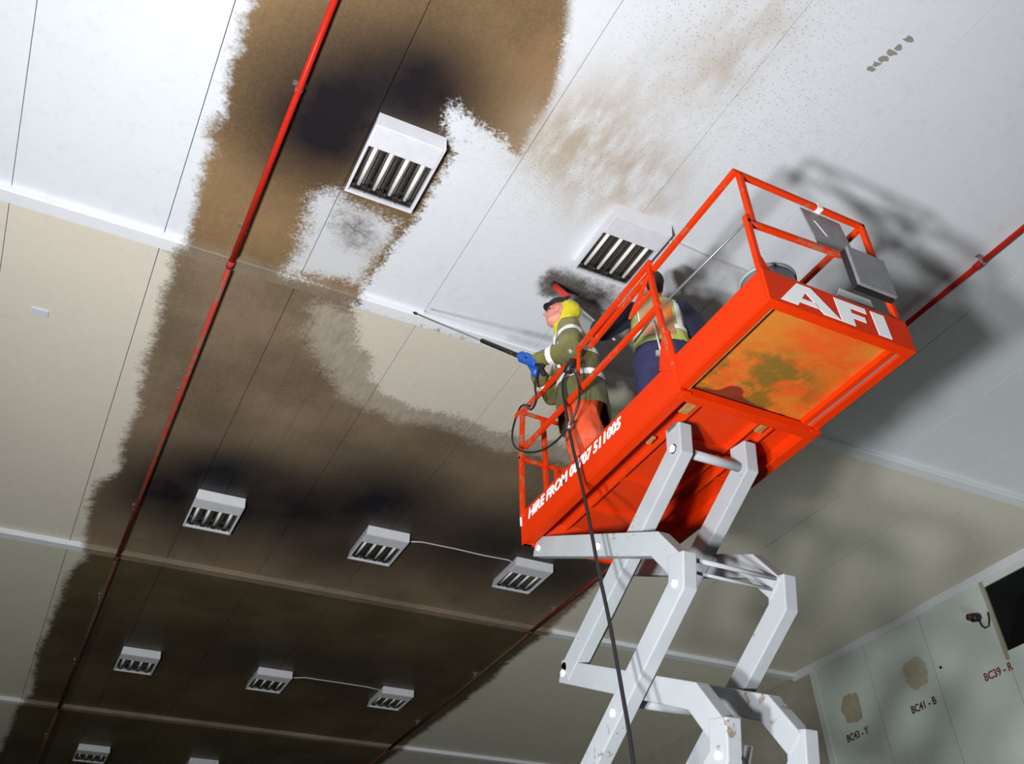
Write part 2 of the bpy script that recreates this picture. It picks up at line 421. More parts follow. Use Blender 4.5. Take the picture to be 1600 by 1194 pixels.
# right wall: slab with an opening, panels proud of it
OY0, OY1, OZ0, OZ1 = 6.72, 7.82, 4.87, 5.79
w = MB()
for a, b in (((WX+.06, BY, FLOOR), (WX+.3, OY0, CEIL+.03)), ((WX+.06, OY1, FLOOR), (WX+.3, FY, CEIL+.03)),
             ((WX+.06, OY0, FLOOR), (WX+.3, OY1, OZ0)), ((WX+.06, OY0, OZ1), (WX+.3, OY1, CEIL+.03))): w.box(a, b)
wall = obj('wall_right', w, M['slab'], origin=(WX+.06, 10, FLOOR)); tag(wall, kind='structure')
JY = [11.31-1.155*k for k in range(0, 15)]
edges = [FY] + [11.31+1.155*k for k in range(19, 0, -1)] + JY
for a, b in zip(edges[:-1], edges[1:]):
    hi, lo = a-.006, max(b+.006, BY)
    mt = M['wall2'] if b > 11.2 else M['wall']
    if lo < OY1-.3 and hi > OY0+.3:
        obj('panel', MB().box((WX, lo, OZ1), (WX+.06, hi, CEIL)), mt, wall)
        obj('panel', MB().box((WX, lo, FLOOR), (WX+.06, hi, OZ0)), mt, wall)
    else:
        obj('panel', MB().box((WX, lo, FLOOR), (WX+.06, hi, CEIL)), mt, wall)
rec = MB()
rec.box((WX+.02, OY0, OZ0), (WX+.9, OY0+.02, OZ1)).box((WX+.02, OY1-.02, OZ0), (WX+.9, OY1, OZ1)).box((WX+.02, OY0, OZ0), (WX+.9, OY1, OZ0+.02)).box((WX+.02, OY0, OZ1-.02), (WX+.9, OY1, OZ1)).box((WX+.88, OY0, OZ0), (WX+.9, OY1, OZ1))
o = obj('duct_opening', rec, M['black'], wall); o['label'] = 'black square duct opening in the wall'
f = MB().box((WX-.015, OY1-.015, OZ0-.1), (WX+.03, OY1+.04, CEIL-.06))
obj('opening_frame', f, M['wall2'], wall)
t5 = obj('trim_6', MB().prism([(WX, BY, CEIL), (WX-.09, BY, CEIL), (WX-.09, BY, CEIL-.02), (WX-.02, BY, CEIL-.09), (WX, BY, CEIL-.09)], (0, 11.75-BY, 0)), M['white']); tag(t5, kind='structure')
t6 = obj('trim_7', MB().box((WX-.02, 11.25, FLOOR), (WX+.001, 11.37, CEIL-.06)), M['wall'], bevel=.004); tag(t6, kind='structure')
for nm, a, b in (('wall_left', (LX-.2, BY, FLOOR), (LX, FY, CEIL+.03)), ('wall_near', (LX, BY-.2, FLOOR), (WX+.3, BY, CEIL+.03)), ('wall_far', (LX, FY, FLOOR), (WX+.3, FY+.2, CEIL+.03))):
    tag(obj(nm, MB().box(a, b), plain('grey_'+nm, (.30, .32, .31), .6)), kind='structure')
tag(obj('floor', MB().box((LX-.2, BY-.2, FLOOR-.2), (WX+.3, FY+.2, FLOOR)), M['concrete'], origin=(0, 10, FLOOR)), kind='structure')

def text_mesh(body, size, shear=0, embolden=0, extrude=.002):
    cu = bpy.data.curves.new('text', 'FONT'); cu.body = body; cu.size = size; cu.shear = shear; cu.offset = embolden; cu.extrude = extrude; cu.resolution_u = 4
    to = bpy.data.objects.new('text', cu); COL.objects.link(to)
    bpy.context.view_layer.update()
    me = bpy.data.meshes.new_from_object(to.evaluated_get(bpy.context.evaluated_depsgraph_get()))
    bpy.data.objects.remove(to); bpy.data.curves.remove(cu)
    return me
def lettering(name, body, width, height, loc, axes, m, parent, shear=0, embolden=0):
    """text fitted to width x height; axes = (right, up, normal)"""
    me = text_mesh(body, 1, shear, embolden)
    co = np.empty(len(me.vertices)*3, 'f'); me.vertices.foreach_get('co', co); co = co.reshape(-1, 3)
    lo = co.min(0); hi = co.max(0)
    a, b, c = (Vector(k) for k in axes); base = base_of(parent); L = Vector((loc[0], loc[1], loc[2]+EYE))-base
    out = [L + a*float((p[0]-lo[0])/(hi[0]-lo[0])*width) + b*float((p[1]-lo[1])/(hi[1]-lo[1])*height) + c*float(p[2]) for p in co]
    me.vertices.foreach_set('co', np.array([tuple(p) for p in out], 'f').ravel()); me.update()
    me.materials.clear(); me.materials.append(m); me.name = name
    return link(bpy.data.objects.new(name, me), parent)
WALLAX = ((0, -1, 0), (0, 0, 1), (-1, 0, 0))
for body, y, wd, col in (('BC39 - R', 8.27, .46, (.26, .04, .04)), ('BC41 - B', 9.59, .46, (.10, .035, .03)), ('BC43 - Y', 10.92, .46, (.12, .05, .02)), ('BC45 - W', 12.35, .46, (.14, .03, .03))):
    lo_ = lettering('lettering', body, wd, .11, (WX-.003, y, 4.62), WALLAX, plain('stencil_'+body[:4], col, .6), wall, 0, .022)
    lo_['label'] = 'stencilled code %s on the wall' % body
    
def patchmat(name, col):
    return plain(name, col, .7, 0, .25, 12)
def wallpatch(y, z, wy, wz, col, seed):
    rnd = random.Random(seed); pts = []
    for k in range(22):
        th = 2*math.pi*k/22; sq = 1/max(abs(math.cos(th)), abs(math.sin(th)))**.7; rr = sq*(.88+.2*rnd.random())
        pts.append((WX-.006, y+wy/2*rr*math.cos(th), z+wz/2*rr*math.sin(th)))
    o = obj('repair_patch', MB().prism(pts, (.007, 0, 0)), patchmat('patch_%d' % seed, col), wall); o['label'] = 'rough brown filler patch on the wall'
wallpatch(9.33, 5.13, .42, .42, (.54, .49, .39), 1)
wallpatch(10.68, 5.07, .40, .42, (.42, .38, .27), 2)
o = obj('bolt_hole', MB().tube([(WX-.004, 8.89, 5.05), (WX+.002, 8.89, 5.05)], .022, 10), M['black'], wall)

cs = empty('wall_socket', (WX, 8.07, 5.36), 'small dark socket with a red cap and looped cable beside the duct opening', 'socket')
obj('body', MB().tube([(WX, 8.05, 5.45), (WX-.11, 8.07, 5.43)], .06, 12), M['rubber'], cs, True)
obj('cap', MB().tube([(WX-.10, 8.10, 5.45), (WX-.135, 8.11, 5.45)], .045, 12), M['red_pipe_far'], cs, True)
obj('cable', MB().tube([(WX-.03, 8.03, 5.40), (WX-.05, 8.01, 5.30), (WX-.05, 7.97, 5.25), (WX-.04, 7.91, 5.26), (WX-.03, 7.88, 5.34), (WX-.02, 7.87, 5.44)], .012, 8), M['rubber'], cs, True)

# ------------------------------------------------------------------ sprinkler pipes
def pipe(pts, brackets, label, m):
    c = empty('sprinkler_pipe', (pts[0][0], pts[0][1], CEIL-.07), label, 'pipe', 'red sprinkler pipes under the ceiling')
    for i in range(len(pts)-1):
        obj('pipe_run', MB().tube([pts[i], pts[i+1]], .024, 12), m if i < 2 else (M['red_pipe_dusty'] if i == 2 else M['red_pipe_far']), c, True)
    for i in range(1, len(pts)-1):
        p = Vector(pts[i]); q = (Vector(pts[i+1])-Vector(pts[i-1])).normalized()*.04
        obj('coupling', MB().tube([p-q, p+q], .031, 12), m if i < 2 else (M['red_pipe_dusty'] if i == 2 else M['red_pipe_far']), c, True)
    for x, y in brackets:
        b = MB().box((x-.012, y-.012, CEIL-.075), (x+.012, y+.012, CEIL-.001)); b.tube([(x, y-.014, CEIL-.062), (x, y+.014, CEIL-.062)], .03, 12)
        b.box((x-.05, y-.02, CEIL-.008), (x+.05, y+.02, CEIL))
        obj('bracket', b, M['steel'], c)
    return c
pipe([(.69, .3, CEIL-.062), (.695, 3.4, CEIL-.064), (.688, 6.1, CEIL-.085), (.70, 11.7, CEIL-.085), (.71, 17.4, CEIL-.085), (.71, 26, CEIL-.085)],
     [(.69, 1.6), (.693, 4.22), (.69, 5.72), (.695, 8.1), (.70, 10.5), (.70, 13.0), (.71, 15.4), (.71, 19)], 'red sprinkler pipe running over the brown smoke stain at the left', M['red_pipe'])
pipe([(6.55, -1, CEIL-.062), (6.55, 3.4, CEIL-.062), (6.52, 6.1, CEIL-.085), (6.50, 11.7, CEIL-.085), (6.50, 17.4, CEIL-.085), (6.5, 26, CEIL-.085)],
     [(6.55, 3.35), (6.53, 5.4), (6.52, 8.2), (6.5, 11.0), (6.5, 13.6), (6.5, 16), (6.5, 20)], 'red sprinkler pipe passing behind the orange lift platform at the right', M['red_pipe'])

# ------------------------------------------------------------------ ceiling lights (all switched off)
def make_light():
    c = bpy.data.objects.new('ceiling_light', None); COL.objects.link(c); c.empty_display_size = .1
    hw, ln, dp = .28, .73, .098
    hs = MB()
    b0 = [(-hw, .035, -dp), (hw, .035, -dp), (hw, ln, -dp), (-hw, ln, -dp)]; t0 = [(-hw+.012, 0, 0), (hw-.012, 0, 0), (hw-.02, ln-.03, 0), (-hw+.02, ln-.03, 0)]
    i0 = [(-hw+.022, .055, -dp), (hw-.022, .055, -dp), (hw-.022, ln-.022, -dp), (-hw+.022, ln-.022, -dp)]; i1 = [(x, y, -.015) for x, y, z in i0]
    v = b0+t0+i0+i1
    fs = []
    for k in range(4):
        n = (k+1) % 4
        fs += [(k, n, 4+n, 4+k), (k, n, 8+n, 8+k), (8+k, 8+n, 12+n, 12+k)]
    fs += [(4, 5, 6, 7), (12, 13, 14, 15)]
    hs.add(v, fs); obj('housing', hs, M['lamp_white'], c, local=True)
    cv = MB().box((-hw+.012, .040, -dp-.004), (hw-.012, .245, -dp+.012))
    g = obj('gear_cover', cv, M['lamp_white'], c, local=True, bevel=.012)
    obj('end_bar', MB().box((-hw+.022, ln-.075, -dp+.02), (hw-.022, ln-.022, -dp+.05)), M['louvre'], c, local=True, bevel=.004)
    pitch = (2*hw-.05)/4
    for k in range(4):
        x = -hw+.025+pitch*(k+.5); y0, y1 = .24, ln-.03
        rf = MB()                                             # folded reflector trough round each tube
        pr = [(-pitch/2+.004, -dp+.022), (-pitch/2+.022, -.028), (pitch/2-.022, -.028), (pitch/2-.004, -dp+.022)]
        rf.add([(x+a, y, z) for y in (y0, y1) for a, z in pr], [(0, 1, 5, 4), (1, 2, 6, 5), (2, 3, 7, 6)])
        r = obj('reflector', rf, M['louvre'], c, local=True)
        obj('reflection_strip', MB().box((x+.006, y0, -.040), (x+.034, y1-.05, -.034)), M['strip'], c, local=True)  # pale strip painted in as the tube's reflection in the trough
        obj('tube', MB().tube([(x, y0, -dp+.035), (x, y1-.03, -dp+.035)], .017, 10), M['tube'], c, True, local=True)
        hb = MB().box((x-.025, y1-.05, -dp+.012), (x+.025, y1-.02, -.03)); obj('tube_holder', hb, M['rubber'], c, local=True)
    for xx in (-hw+.025+pitch*k for k in (1, 2, 3)):
        obj('divider', MB().box((xx-.005, .24, -dp+.014), (xx+.005, ln-.03, -dp+.03)), M['louvre'], c, local=True)
    return c
lp = make_light()
LIGHTS = [(1.555, 4.20, 'topmost ceiling light, dark soot above and left of it'),
          (3.60, 4.20, 'ceiling light behind the orange top rail above the worker in the vest'),
          (1.535, 9.86, 'leftmost ceiling light of the middle row on the dark soot'),
          (3.575, 9.86, 'middle ceiling light of the middle row, cable leaving its right corner'),
          (5.60, 9.86, 'ceiling light of the middle row nearest the orange lift'),
          (1.525, 14.62, 'leftmost ceiling light of the row of three near the bottom'),
          (3.55, 14.64, 'middle ceiling light of the row of three near the bottom'),
          (5.62, 14.67, 'rightmost ceiling light of the row of three near the bottom'),
          (1.55, 19.30, 'small far ceiling light cut by the bottom edge at the left'),
          (3.55, 19.40, 'farthest ceiling light, only its top edge showing at the bottom')]
for i, (x, y, lb) in enumerate(LIGHTS):
    o = lp if i == 0 else copy_tree(lp)
    o.location = (x, y, CEIL+EYE); tag(o, lb, 'light', 'switched off ceiling lights')

def cable(pts, label):
    return tag(obj('power_cable', MB().tube(pts, .009, 8), M['cable'], None, True, origin=pts[0]), label, 'cable', 'cables linking the ceiling lights')
cable([(3.90, 9.95, CEIL-.05), (4.05, 9.97, CEIL-.012), (4.5, 9.95, CEIL-.02), (4.9, 9.98, CEIL-.012), (5.25, 9.95, CEIL-.02), (5.33, 9.96, CEIL-.04)], 'thin white cable between the middle row light and the one nearest the lift')
cable([(3.87, 14.75, CEIL-.05), (4.05, 14.77, CEIL-.012), (4.6, 14.75, CEIL-.02), (5.1, 14.78, CEIL-.012), (5.35, 14.76, CEIL-.04)], 'thin white cable between two lights of the row near the bottom')
cable([(3.93, 4.33, CEIL-.05), (4.05, 4.34, CEIL-.012), (4.4, 4.36, CEIL-.015), (4.9, 4.36, CEIL-.012), (5.6, 4.38, CEIL-.014)], 'thin cable leaving the light behind the top rail across the white ceiling')

tag(obj('label_plate', MB().box((-.74, 7.44, CEIL-.012), (-.60, 7.52, CEIL)), plain('pale_blue_plate', (.62, .70, .80), .4), None, bevel=.002), 'small pale blue plate fixed to the cream ceiling at far left', 'plate')
pf = MB()
for x, y in ((4.31, 2.34), (4.32, 2.29), (4.33, 2.24), (4.35, 2.17), (4.36, 2.12), (4.38, 2.05)):
    rnd = random.Random(int(x*1000+y*100)); pts = []
    for k in range(9):
        th = 2*math.pi*k/9; rr = .012+.022*rnd.random(); pts.append((x+rr*1.5*math.cos(th)+.01*rnd.random(), y+rr*math.sin(th), CEIL-.004))
    pf.prism(pts, (0, 0, .005))
tag(obj('peeling_flakes', pf, plain('grey_flake', (.30, .28, .26), .8), ceiling), kind='stuff')

# ------------------------------------------------------------------ the scissor lift
XL, XR = 3.05, 4.12        # platform sides
YN, YM, YF = 2.69, 3.53, 5.55   # near end, start of the main deck, far end
lift = empty('scissor_lift', (3.585, 4.1, FLOOR), 'orange scissor lift on grey arms carrying two workers to the ceiling', 'scissor lift')

def lpart(name, mb, m, bevel=.004, smooth=False, parent=None):
    return obj(name, mb, m, parent or lift, smooth, bevel)

# main deck
lpart('deck', MB().box((XL+.03, YM, 3.585), (XR-.03, YF-.03, 3.61)), M['under'])
for sx, x in ((1, XL), (-1, XR)):
    m = MB().box((x+.008*sx, YM-.02, 3.60), (x+.026*sx, YF, 3.735))          # upper band carrying the lettering
    m.box((x-.006*sx, YM-.02, 3.465), (x+.03*sx, YF, 3.605))
    m.box((x-.006*sx, YM-.02, 3.46), (x+.075*sx, YF, 3.475))
    lpart('side_fascia', m, M['orange'])
lpart('end_fascia', MB().box((XL, YF-.03, 3.46), (XR, YF, 3.735)), M['orange'])
lpart('front_cross_beam', MB().box((XL+.02, YM-.01, 3.45), (XR-.02, YM+.055, 3.52)).box((XL+.02, YM+.02, 3.50), (XR-.02, YM+.04, 3.60)), M['orange'])
for x in (3.20, 3.32, 3.78, 3.90):
    lpart('deck_runner', MB().box((x-.010, YM+.056, 3.545), (x+.010, YF-.18, 3.59)), M['under'])
for y, z in ((4.05, 3.555), (4.62, 3.555), (5.05, 3.545)):
    lpart('cross_rib', MB().box((3.33, y-.03, z), (3.77, y+.03, 3.586)), M['under'])
for y in (4.35, 5.05):
    for xa, xb in ((3.06, 3.19), (3.91, 4.11)):
        lpart('cross_rib', MB().box((xa, y-.02, 3.56), (xb, y+.02, 3.586)), M['under'])
lpart('far_plate', MB().prism([(3.10, 5.52, 3.46), (4.08, 5.52, 3.46), (4.08, 5.35, 3.585), (3.10, 5.35, 3.585)], (0, -.01, -.006)), M['under'])
lpart('slide_pad', MB().box((3.225, 3.66, 3.535), (3.295, 3.78, 3.56)), M['brass'])
lpart('slide_pad', MB().box((3.235, 4.08, 3.54), (3.265, 4.16, 3.56)), M['brass'])
lpart('slide_pad', MB().box((3.805, 3.68, 3.54), (3.855, 3.76, 3.56)), M['brass'])
lpart('bolt_cap', MB().tube([(3.30, 5.36, 3.43), (3.30, 5.38, 3.50)], .022, 12), M['white'], 0, True)

# extension deck
lpart('extension_fascia', MB().box((XL, YN+.01, 3.50), (XL+.02, YM+.10, 3.735)).box((XL, YN+.052, 3.495), (XL+.06, YM-.012, 3.51)), M['orange'])
lpart('extension_fascia', MB().box((XR-.02, YN+.01, 3.50), (XR, YM+.10, 3.735)).box((XR-.07, YN+.052, 3.495), (XR, YM-.012, 3.51)).box((XR-.13, YN+.03, 3.51), (XR-.085, YM, 3.545)), M['orange'])
lpart('edge_strip', MB().box((XL+.062, YN+.03, 3.50), (XL+.074, YM, 3.528)), M['brass'], .002)
lpart('edge_strip', MB().box((XR-.082, YN+.03, 3.505), (XR-.072, YM, 3.528)), M['steel'], .002)
front = lpart('end_panel', MB().box((XL, YN-.012, 3.50), (XR, YN+.008, 3.73)).box((XL, YN-.012, 3.495), (XR, YN+.05, 3.507)), M['orange'])
g = MB(); nx, ny = 30, 26
g.add([(XL+.05+(XR-XL-.1)*i/nx, YN+.01+(YM-YN+.01)*j/ny, 3.548) for j in range(ny+1) for i in range(nx+1)],
      [(j*(nx+1)+i, (j+1)*(nx+1)+i, (j+1)*(nx+1)+i+1, j*(nx+1)+i+1) for j in range(ny) for i in range(nx)])
g.add([(XL+.05, YN+.01, 3.58), (XR-.05, YN+.01, 3.58), (XR-.05, YM+.02, 3.58), (XL+.05, YM+.02, 3.58)], [(0, 1, 2, 3)])
bd = lpart('extension_floor', g, M['rusty'], 0); bd['label'] = 'rust stained plywood underside of the extension deck'
me = bd.data; base = base_of(lift)
st = me.attributes.new('stain', 'FLOAT', 'POINT'); wt = me.attributes.new('wet_dark', 'FLOAT', 'POINT')
for i, v in enumerate(me.vertices):
    x = v.co.x+base.x; y = v.co.y+base.y
    st.data[i].value = min(1, 1.5*math.exp(-((x-3.50)**2/.12+(y-3.34)**2/.06)))
    wt.data[i].value = .75*math.exp(-((x-3.42)**2/.012+(y-3.47)**2/.006)) + .6*math.exp(-((y-3.54)**2/.0012))*(1 if x < 3.9 else .3)

# lettering AFI cut from plate (x, z on the end panel)
def glyph(poly, parent, label=None):
    o = obj('lettering', MB().prism([(x, YN-.0125, z) for x, z in poly], (0, -.0025, 0)), M['lettering'], parent)
    return o
def sh(poly): return [(x, z) for x, z in poly]
A1 = [(3.13, 3.525), (3.255, 3.525), (3.275, 3.558), (3.40, 3.558), (3.425, 3.525), (3.56, 3.525), (3.385, 3.703), (3.285, 3.703)]
am = MB()
# the letter A as two slanted strokes and a bar so that its counter stays open
am.prism([(3.13, YN-.0125, 3.525), (3.25, YN-.0125, 3.525), (3.335, YN-.0125, 3.65), (3.335, YN-.0125, 3.703), (3.285, YN-.0125, 3.703)], (0, -.0025, 0))
am.prism([(3.56, YN-.0125, 3.525), (3.435, YN-.0125, 3.525), (3.335, YN-.0125, 3.65), (3.335, YN-.0125, 3.703), (3.385, YN-.0125, 3.703)], (0, -.0025, 0))
am.prism([(3.27, YN-.0125, 3.555), (3.415, YN-.0125, 3.555), (3.39, YN-.0125, 3.59), (3.295, YN-.0125, 3.59)], (0, -.0025, 0))
obj('lettering', am, M['lettering'], front)
glyph([(3.565, 3.525), (3.665, 3.525), (3.665, 3.585), (3.765, 3.585), (3.765, 3.625), (3.665, 3.625), (3.665, 3.662), (3.79, 3.662), (3.79, 3.703), (3.555, 3.703)], front)
glyph([(3.84, 3.525), (3.94, 3.525), (3.935, 3.703), (3.83, 3.703)], front)
hf = lettering('lettering', 'HIRE FROM 08707 511005', 1.30, .082, (XL+.007, 5.45, 3.625), ((0, -1, 0), (0, 0, 1), (-1, 0, 0)), M['lettering'], lift, .28, .034)
hf['label'] = 'white lettering HIRE FROM 08707 511005'
obj('lettering', MB().box((XL-.002, YF, 3.615), (XL+.03, YF+.002, 3.70)).box((XL-.009, YF-.012, 3.62), (XL+.005, YF+.002, 3.695)), M['lettering'], lift)

# guard rails
RW = .036
def rail(name, pts, w=RW, m=None, bevel=.006):
    b = MB()
    for p, q in zip(pts[:-1], pts[1:]):
        d = (Vector(q)-Vector(p)).normalized()*w*.45
        b.beam(Vector(p)-d, Vector(q)+d, w, w, (1, 0, 0) if abs(d.z) > abs(d.x)+abs(d.y) else (0, 0, 1))
    return lpart(name, b, m or M['orange_rail'], bevel)
# extension: near end and left side
rail('top_rail', [(XL+.04, 4.45, 4.552), (XL+.02, YN+.02, 4.575), (XR-.03, YN+.02, 4.565)])
rail('top_rail', [(XL, 3.60, 4.605), (XL, 4.545, 4.585)])
rail('top_rail', [(XL, 4.545, 4.585), (XL+.01, 4.60, 4.42), (XL+.01, 4.60, 4.24)], .024)
rail('top_rail', [(XL+.02, 4.64, 4.585), (XL, 5.44, 4.61)])
rail('mid_rail', [(XL+.02, YN+.02, 4.135), (3.77, YN+.02, 4.175)])
lpart('rod', MB().tube([(XL+.01, YN+.04, 4.13), (XL+.01, 3.60, 4.19), (XL+.05, 3.95, 4.20)], .008, 8), M['dark_steel'], 0, True)
rail('mid_rail', [(XL, 3.58, 4.20), (XL, 5.41, 4.255)])
rail('post', [(XL+.02, YN+.02, 3.72), (XL+.02, YN+.02, 4.17)])
rail('post', [(XL+.06, YN+.02, 4.15), (XL+.06, YN+.02, 4.56)])
rail('post', [(XR-.03, YN+.02, 3.71), (XR-.03, YN+.02, 4.56)])
lpart('gusset', MB().prism([(XL, YN+.005, 3.72), (XL+.10, YN+.005, 3.72), (XL+.04, YN+.005, 3.86), (XL, YN+.005, 3.86)], (0, .02, 0)), M['orange'])
rail('post', [(XL+.005, 3.535, 3.60), (XL+.005, 3.60, 4.20), (XL+.005, 3.62, 4.60)])
lpart('gusset', MB().prism([(XL-.006, 3.50, 3.60), (XL-.006, 3.68, 3.735), (XL-.006, 3.615, 3.92), (XL-.006, 3.57, 4.0), (XL-.006, 3.53, 3.95)], (.02, 0, 0)), M['orange'])
rail('folding_brace', [(XL-.01, 3.62, 4.50), (XL-.01, 3.88, 4.34), (XL-.01, 3.60, 4.36)], .022)
rail('folding_brace', [(XL-.01, 3.74, 4.36), (XL-.01, 3.70, 4.46)], .018)
rail('post', [(XL, YF-.03, 3.70), (XL, YF-.05, 4.20), (XL, 5.44, 4.60)])
rail('post', [(XL+.19, 5.45, 4.59), (XL+.20, 5.47, 4.18)])
rail('post', [(XL+.21, YF-.05, 4.18), (XL+.21, YF-.05, 3.73)])
rail('post', [(XL+.31, YF-.05, 4.17), (XL+.31, YF-.05, 3.73)])
rail('end_rail', [(XL, 5.44, 4.60), (XL+.60, 5.45, 4.585)], .028)
rail('end_rail', [(XL, YF-.05, 4.19), (XR, YF-.05, 4.17)], .030)
rail('end_rail', [(XL-.03, 5.46, 4.60), (XL-.045, 5.46, 4.57)], .03)
# right side
rail('top_rail', [(XR-.03, YN+.02, 4.565), (XR-.03, YF-.05, 4.575)])
rail('mid_rail', [(XR-.03, YN+.25, 4.15), (XR-.03, YF-.05, 4.17)])
rail('post', [(XR-.03, 3.6, 3.70), (XR-.03, 3.6, 4.57)])
rail('post', [(XR-.03, YF-.05, 3.70), (XR-.03, YF-.05, 4.57)])
lpart('tape', MB().box((3.71, YN-.002, 4.545), (3.75, YN+.042, 4.592)), M['white'], 0)
# sheet and control box tied to the near end rails
cp = lpart('sheet', MB().prism([(3.60, YN+.045, 4.545), (3.92, YN+.045, 4.54), (3.98, YN+.045, 4.19), (3.77, YN+.045, 4.19), (3.66, YN+.045, 4.25)], (0, .008, 0)), M['plate'], 0); cp['label'] = 'torn grey sheet under the top rail'
obj('tear', MB().prism([(3.68, YN+.043, 4.46), (3.70, YN+.043, 4.455), (3.765, YN+.043, 4.35), (3.755, YN+.043, 4.345)], (0, -.002, 0)), M['white'], cp)
cb = lpart('control_box', MB().box((3.765, YN-.062, 3.865), (4.065, YN-.04, 4.172)), M['plate'], .004)
obj('box_body', MB().box((3.757, YN-.04, 3.855), (4.06, YN-.004, 4.165)), M['rubber'], cb, bevel=.004)
lpart('sheet', MB().prism([(3.62, YN+.035, 3.725), (3.96, YN+.035, 3.725), (3.94, YN+.035, 3.875), (3.70, YN+.035, 3.875)], (0, .008, 0)), plain('pale_plate', (.55, .55, .56), .5), 0)

# scissor arms: profiles in the y-z plane, extruded along x
def arm(path, x0, x1, wdt=.15, parent=None):
    P = [Vector((0, y, z)) for y, z in path]; L = []; Rr = []
    for i, p in enumerate(P):
        d0 = (p-P[i-1]).normalized() if i else (P[1]-p).normalized()
        d1 = (P[i+1]-p).normalized() if i < len(P)-1 else d0
        n0 = Vector((0, -d0.z, d0.y)); n1 = Vector((0, -d1.z, d1.y)); nn = (n0+n1).normalized(); k = wdt/2/max(.5, nn.dot(n0))
        L.append(p+nn*k); Rr.append(p-nn*k)
    b = MB(); n = len(P)
    vs = [(x0, q.y, q.z) for q in L+Rr]+[(x1, q.y, q.z) for q in L+Rr]; f = []
    for i in range(n-1):
        f += [(i, i+1, n+i+1, n+i), (2*n+i, 3*n+i, 3*n+i+1, 2*n+i+1), (i, 2*n+i, 2*n+i+1, i+1), (n+i, n+i+1, 3*n+i+1, 3*n+i)]
    f += [(0, n, 3*n, 2*n), (n-1, 2*n-1, 4*n-1, 3*n-1)]
    b.add(vs, f)
    return lpart('scissor_arm', b, M['grey_arm'], .008)
YA, YB = 3.88, 5.42
LV = [3.40, 2.46, 1.52, .58, -.36]
def pin(y, z, inner):
    for x, s in (((3.24, -1), (3.84, 1)) if inner else ((3.14, -1), (3.94, 1))):
        lpart('pivot_pin', MB().tube([(x, y, z), (x+.018*s, y, z)], .026, 14), M['white'], .004, True)
for side in (0, 1):
    xo = (3.14, 3.235) if side == 0 else (3.845, 3.94)     # outer pair
    xi = (3.24, 3.335) if side == 0 else (3.745, 3.84)     # inner pair
    # stage 1
    arm([(5.40, 2.46), (3.90, 3.33), (3.875, 3.50)], *xi)
    arm([(5.53, 3.46), (4.10, 2.76), (3.92, 2.52)], *xo)
    # stage 2
    dx = -.007 if side == 0 else .007
    arm([(3.905, 2.60), (3.945, 2.42), (5.42, 1.50)], xo[0]+dx, xo[1]+dx)
    arm([(5.46, 2.50), (4.10, 1.86), (3.92, 1.60)], xi[0]-dx, xi[1]-dx)
    # stage 3 and 4
    arm([(3.905, 1.68), (3.945, 1.50), (5.42, .58)], xi[0]+dx*.3, xi[1]+dx*.3)
    arm([(5.44, 1.56), (4.10, .92), (3.92, .66)], *xo)
    arm([(3.905, .74), (3.945, .56), (5.42, -.36)], *xo)
    arm([(5.44, .62), (4.10, -.02), (3.92, -.30)], *xi)
for y, z, i in ((3.90, 3.34, 1), (5.46, 3.41, 0), (3.95, 2.43, 0), (5.40, 2.46, 1), (4.68, 3.03, 0), (4.70, 1.95, 0), (3.94, 1.50, 1), (5.42, 1.50, 0), (3.94, .56, 0)):
    pin(y, z, i)
lpart('cross_tube', MB().tube([(3.24, 3.90, 3.34), (3.84, 3.90, 3.34)], .032, 14), M['grey_arm'], 0, True)
lpart('cross_tube', MB().tube([(3.24, 5.40, 2.50), (3.84, 5.40, 2.50)], .036, 14), M['grey_arm'], 0, True)
lpart('cross_tube', MB().tube([(3.2, 3.90, 2.58), (3.9, 3.90, 2.58)], .014, 10), M['grey_arm'], 0, True)
lpart('cross_tube', MB().tube([(3.2, 3.95, 2.53), (3.9, 3.95, 2.53)], .010, 10), M['grey_arm'], 0, True)
lpart('cross_tube', MB().tube([(3.24, 4.70, 2.04), (3.84, 4.70, 2.04)], .035, 14), M['grey_arm'], 0, True)
lpart('cross_tube', MB().tube([(3.2, 5.42, .60), (3.9, 5.42, .60)], .03, 14), M['grey_arm'], 0, True)
for x in (3.28, 3.80):
    lpart('top_bracket', MB().box((x-.05, 3.83, 3.47), (x+.05, 3.92, 3.50)), M['steel'], .003)
lpart('hydraulic_ram', MB().tube([(3.54, 4.30, 1.20), (3.54, 5.2, -.3)], .05, 16), M['white'], 0, True)
lpart('ram_rod', MB().tube([(3.54, 4.31, 1.19), (3.54, 4.06, 1.62)], .03, 12), M['steel'], 0, True)
lpart('hydraulic_line', MB().tube([(3.34, 3.95, 1.56), (3.33, 3.86, 1.46), (3.33, 3.86, 1.30), (3.36, 3.95, 1.1), (3.5, 4.3, .6)], .011, 8), M['rubber'], 0, True)
lpart('hydraulic_line', MB().tube([(3.345, 5.38, 2.42), (3.34, 5.0, 2.62), (3.345, 4.72, 2.80), (3.345, 4.5, 2.92)], .010, 8), M['rubber'], 0, True)
# chassis and wheels
lpart('chassis', MB().box((3.02, 3.35, FLOOR+.28), (4.15, 5.85, FLOOR+1.05)).box((3.12, 3.2, FLOOR+.4), (4.05, 6.0, FLOOR+.85)), M['orange'], .03)
for x in (2.98, 4.19):
    for y in (3.75, 5.45):
        wl = lpart('wheel', MB().tube([(x-.1, y, FLOOR+.30), (x+.1, y, FLOOR+.30)], .30, 28), M['rubber'], .02)
        obj('hub', MB().tube([(x-.105, y, FLOOR+.30), (x+.105, y, FLOOR+.30)], .15, 20), M['white'], wl, bevel=.01)
for x in (3.14, 3.84):
    lpart('slide_rail', MB().box((x-.01, 3.4, FLOOR+1.04), (x+.12, 5.8, FLOOR+1.12)), M['grey_arm'])

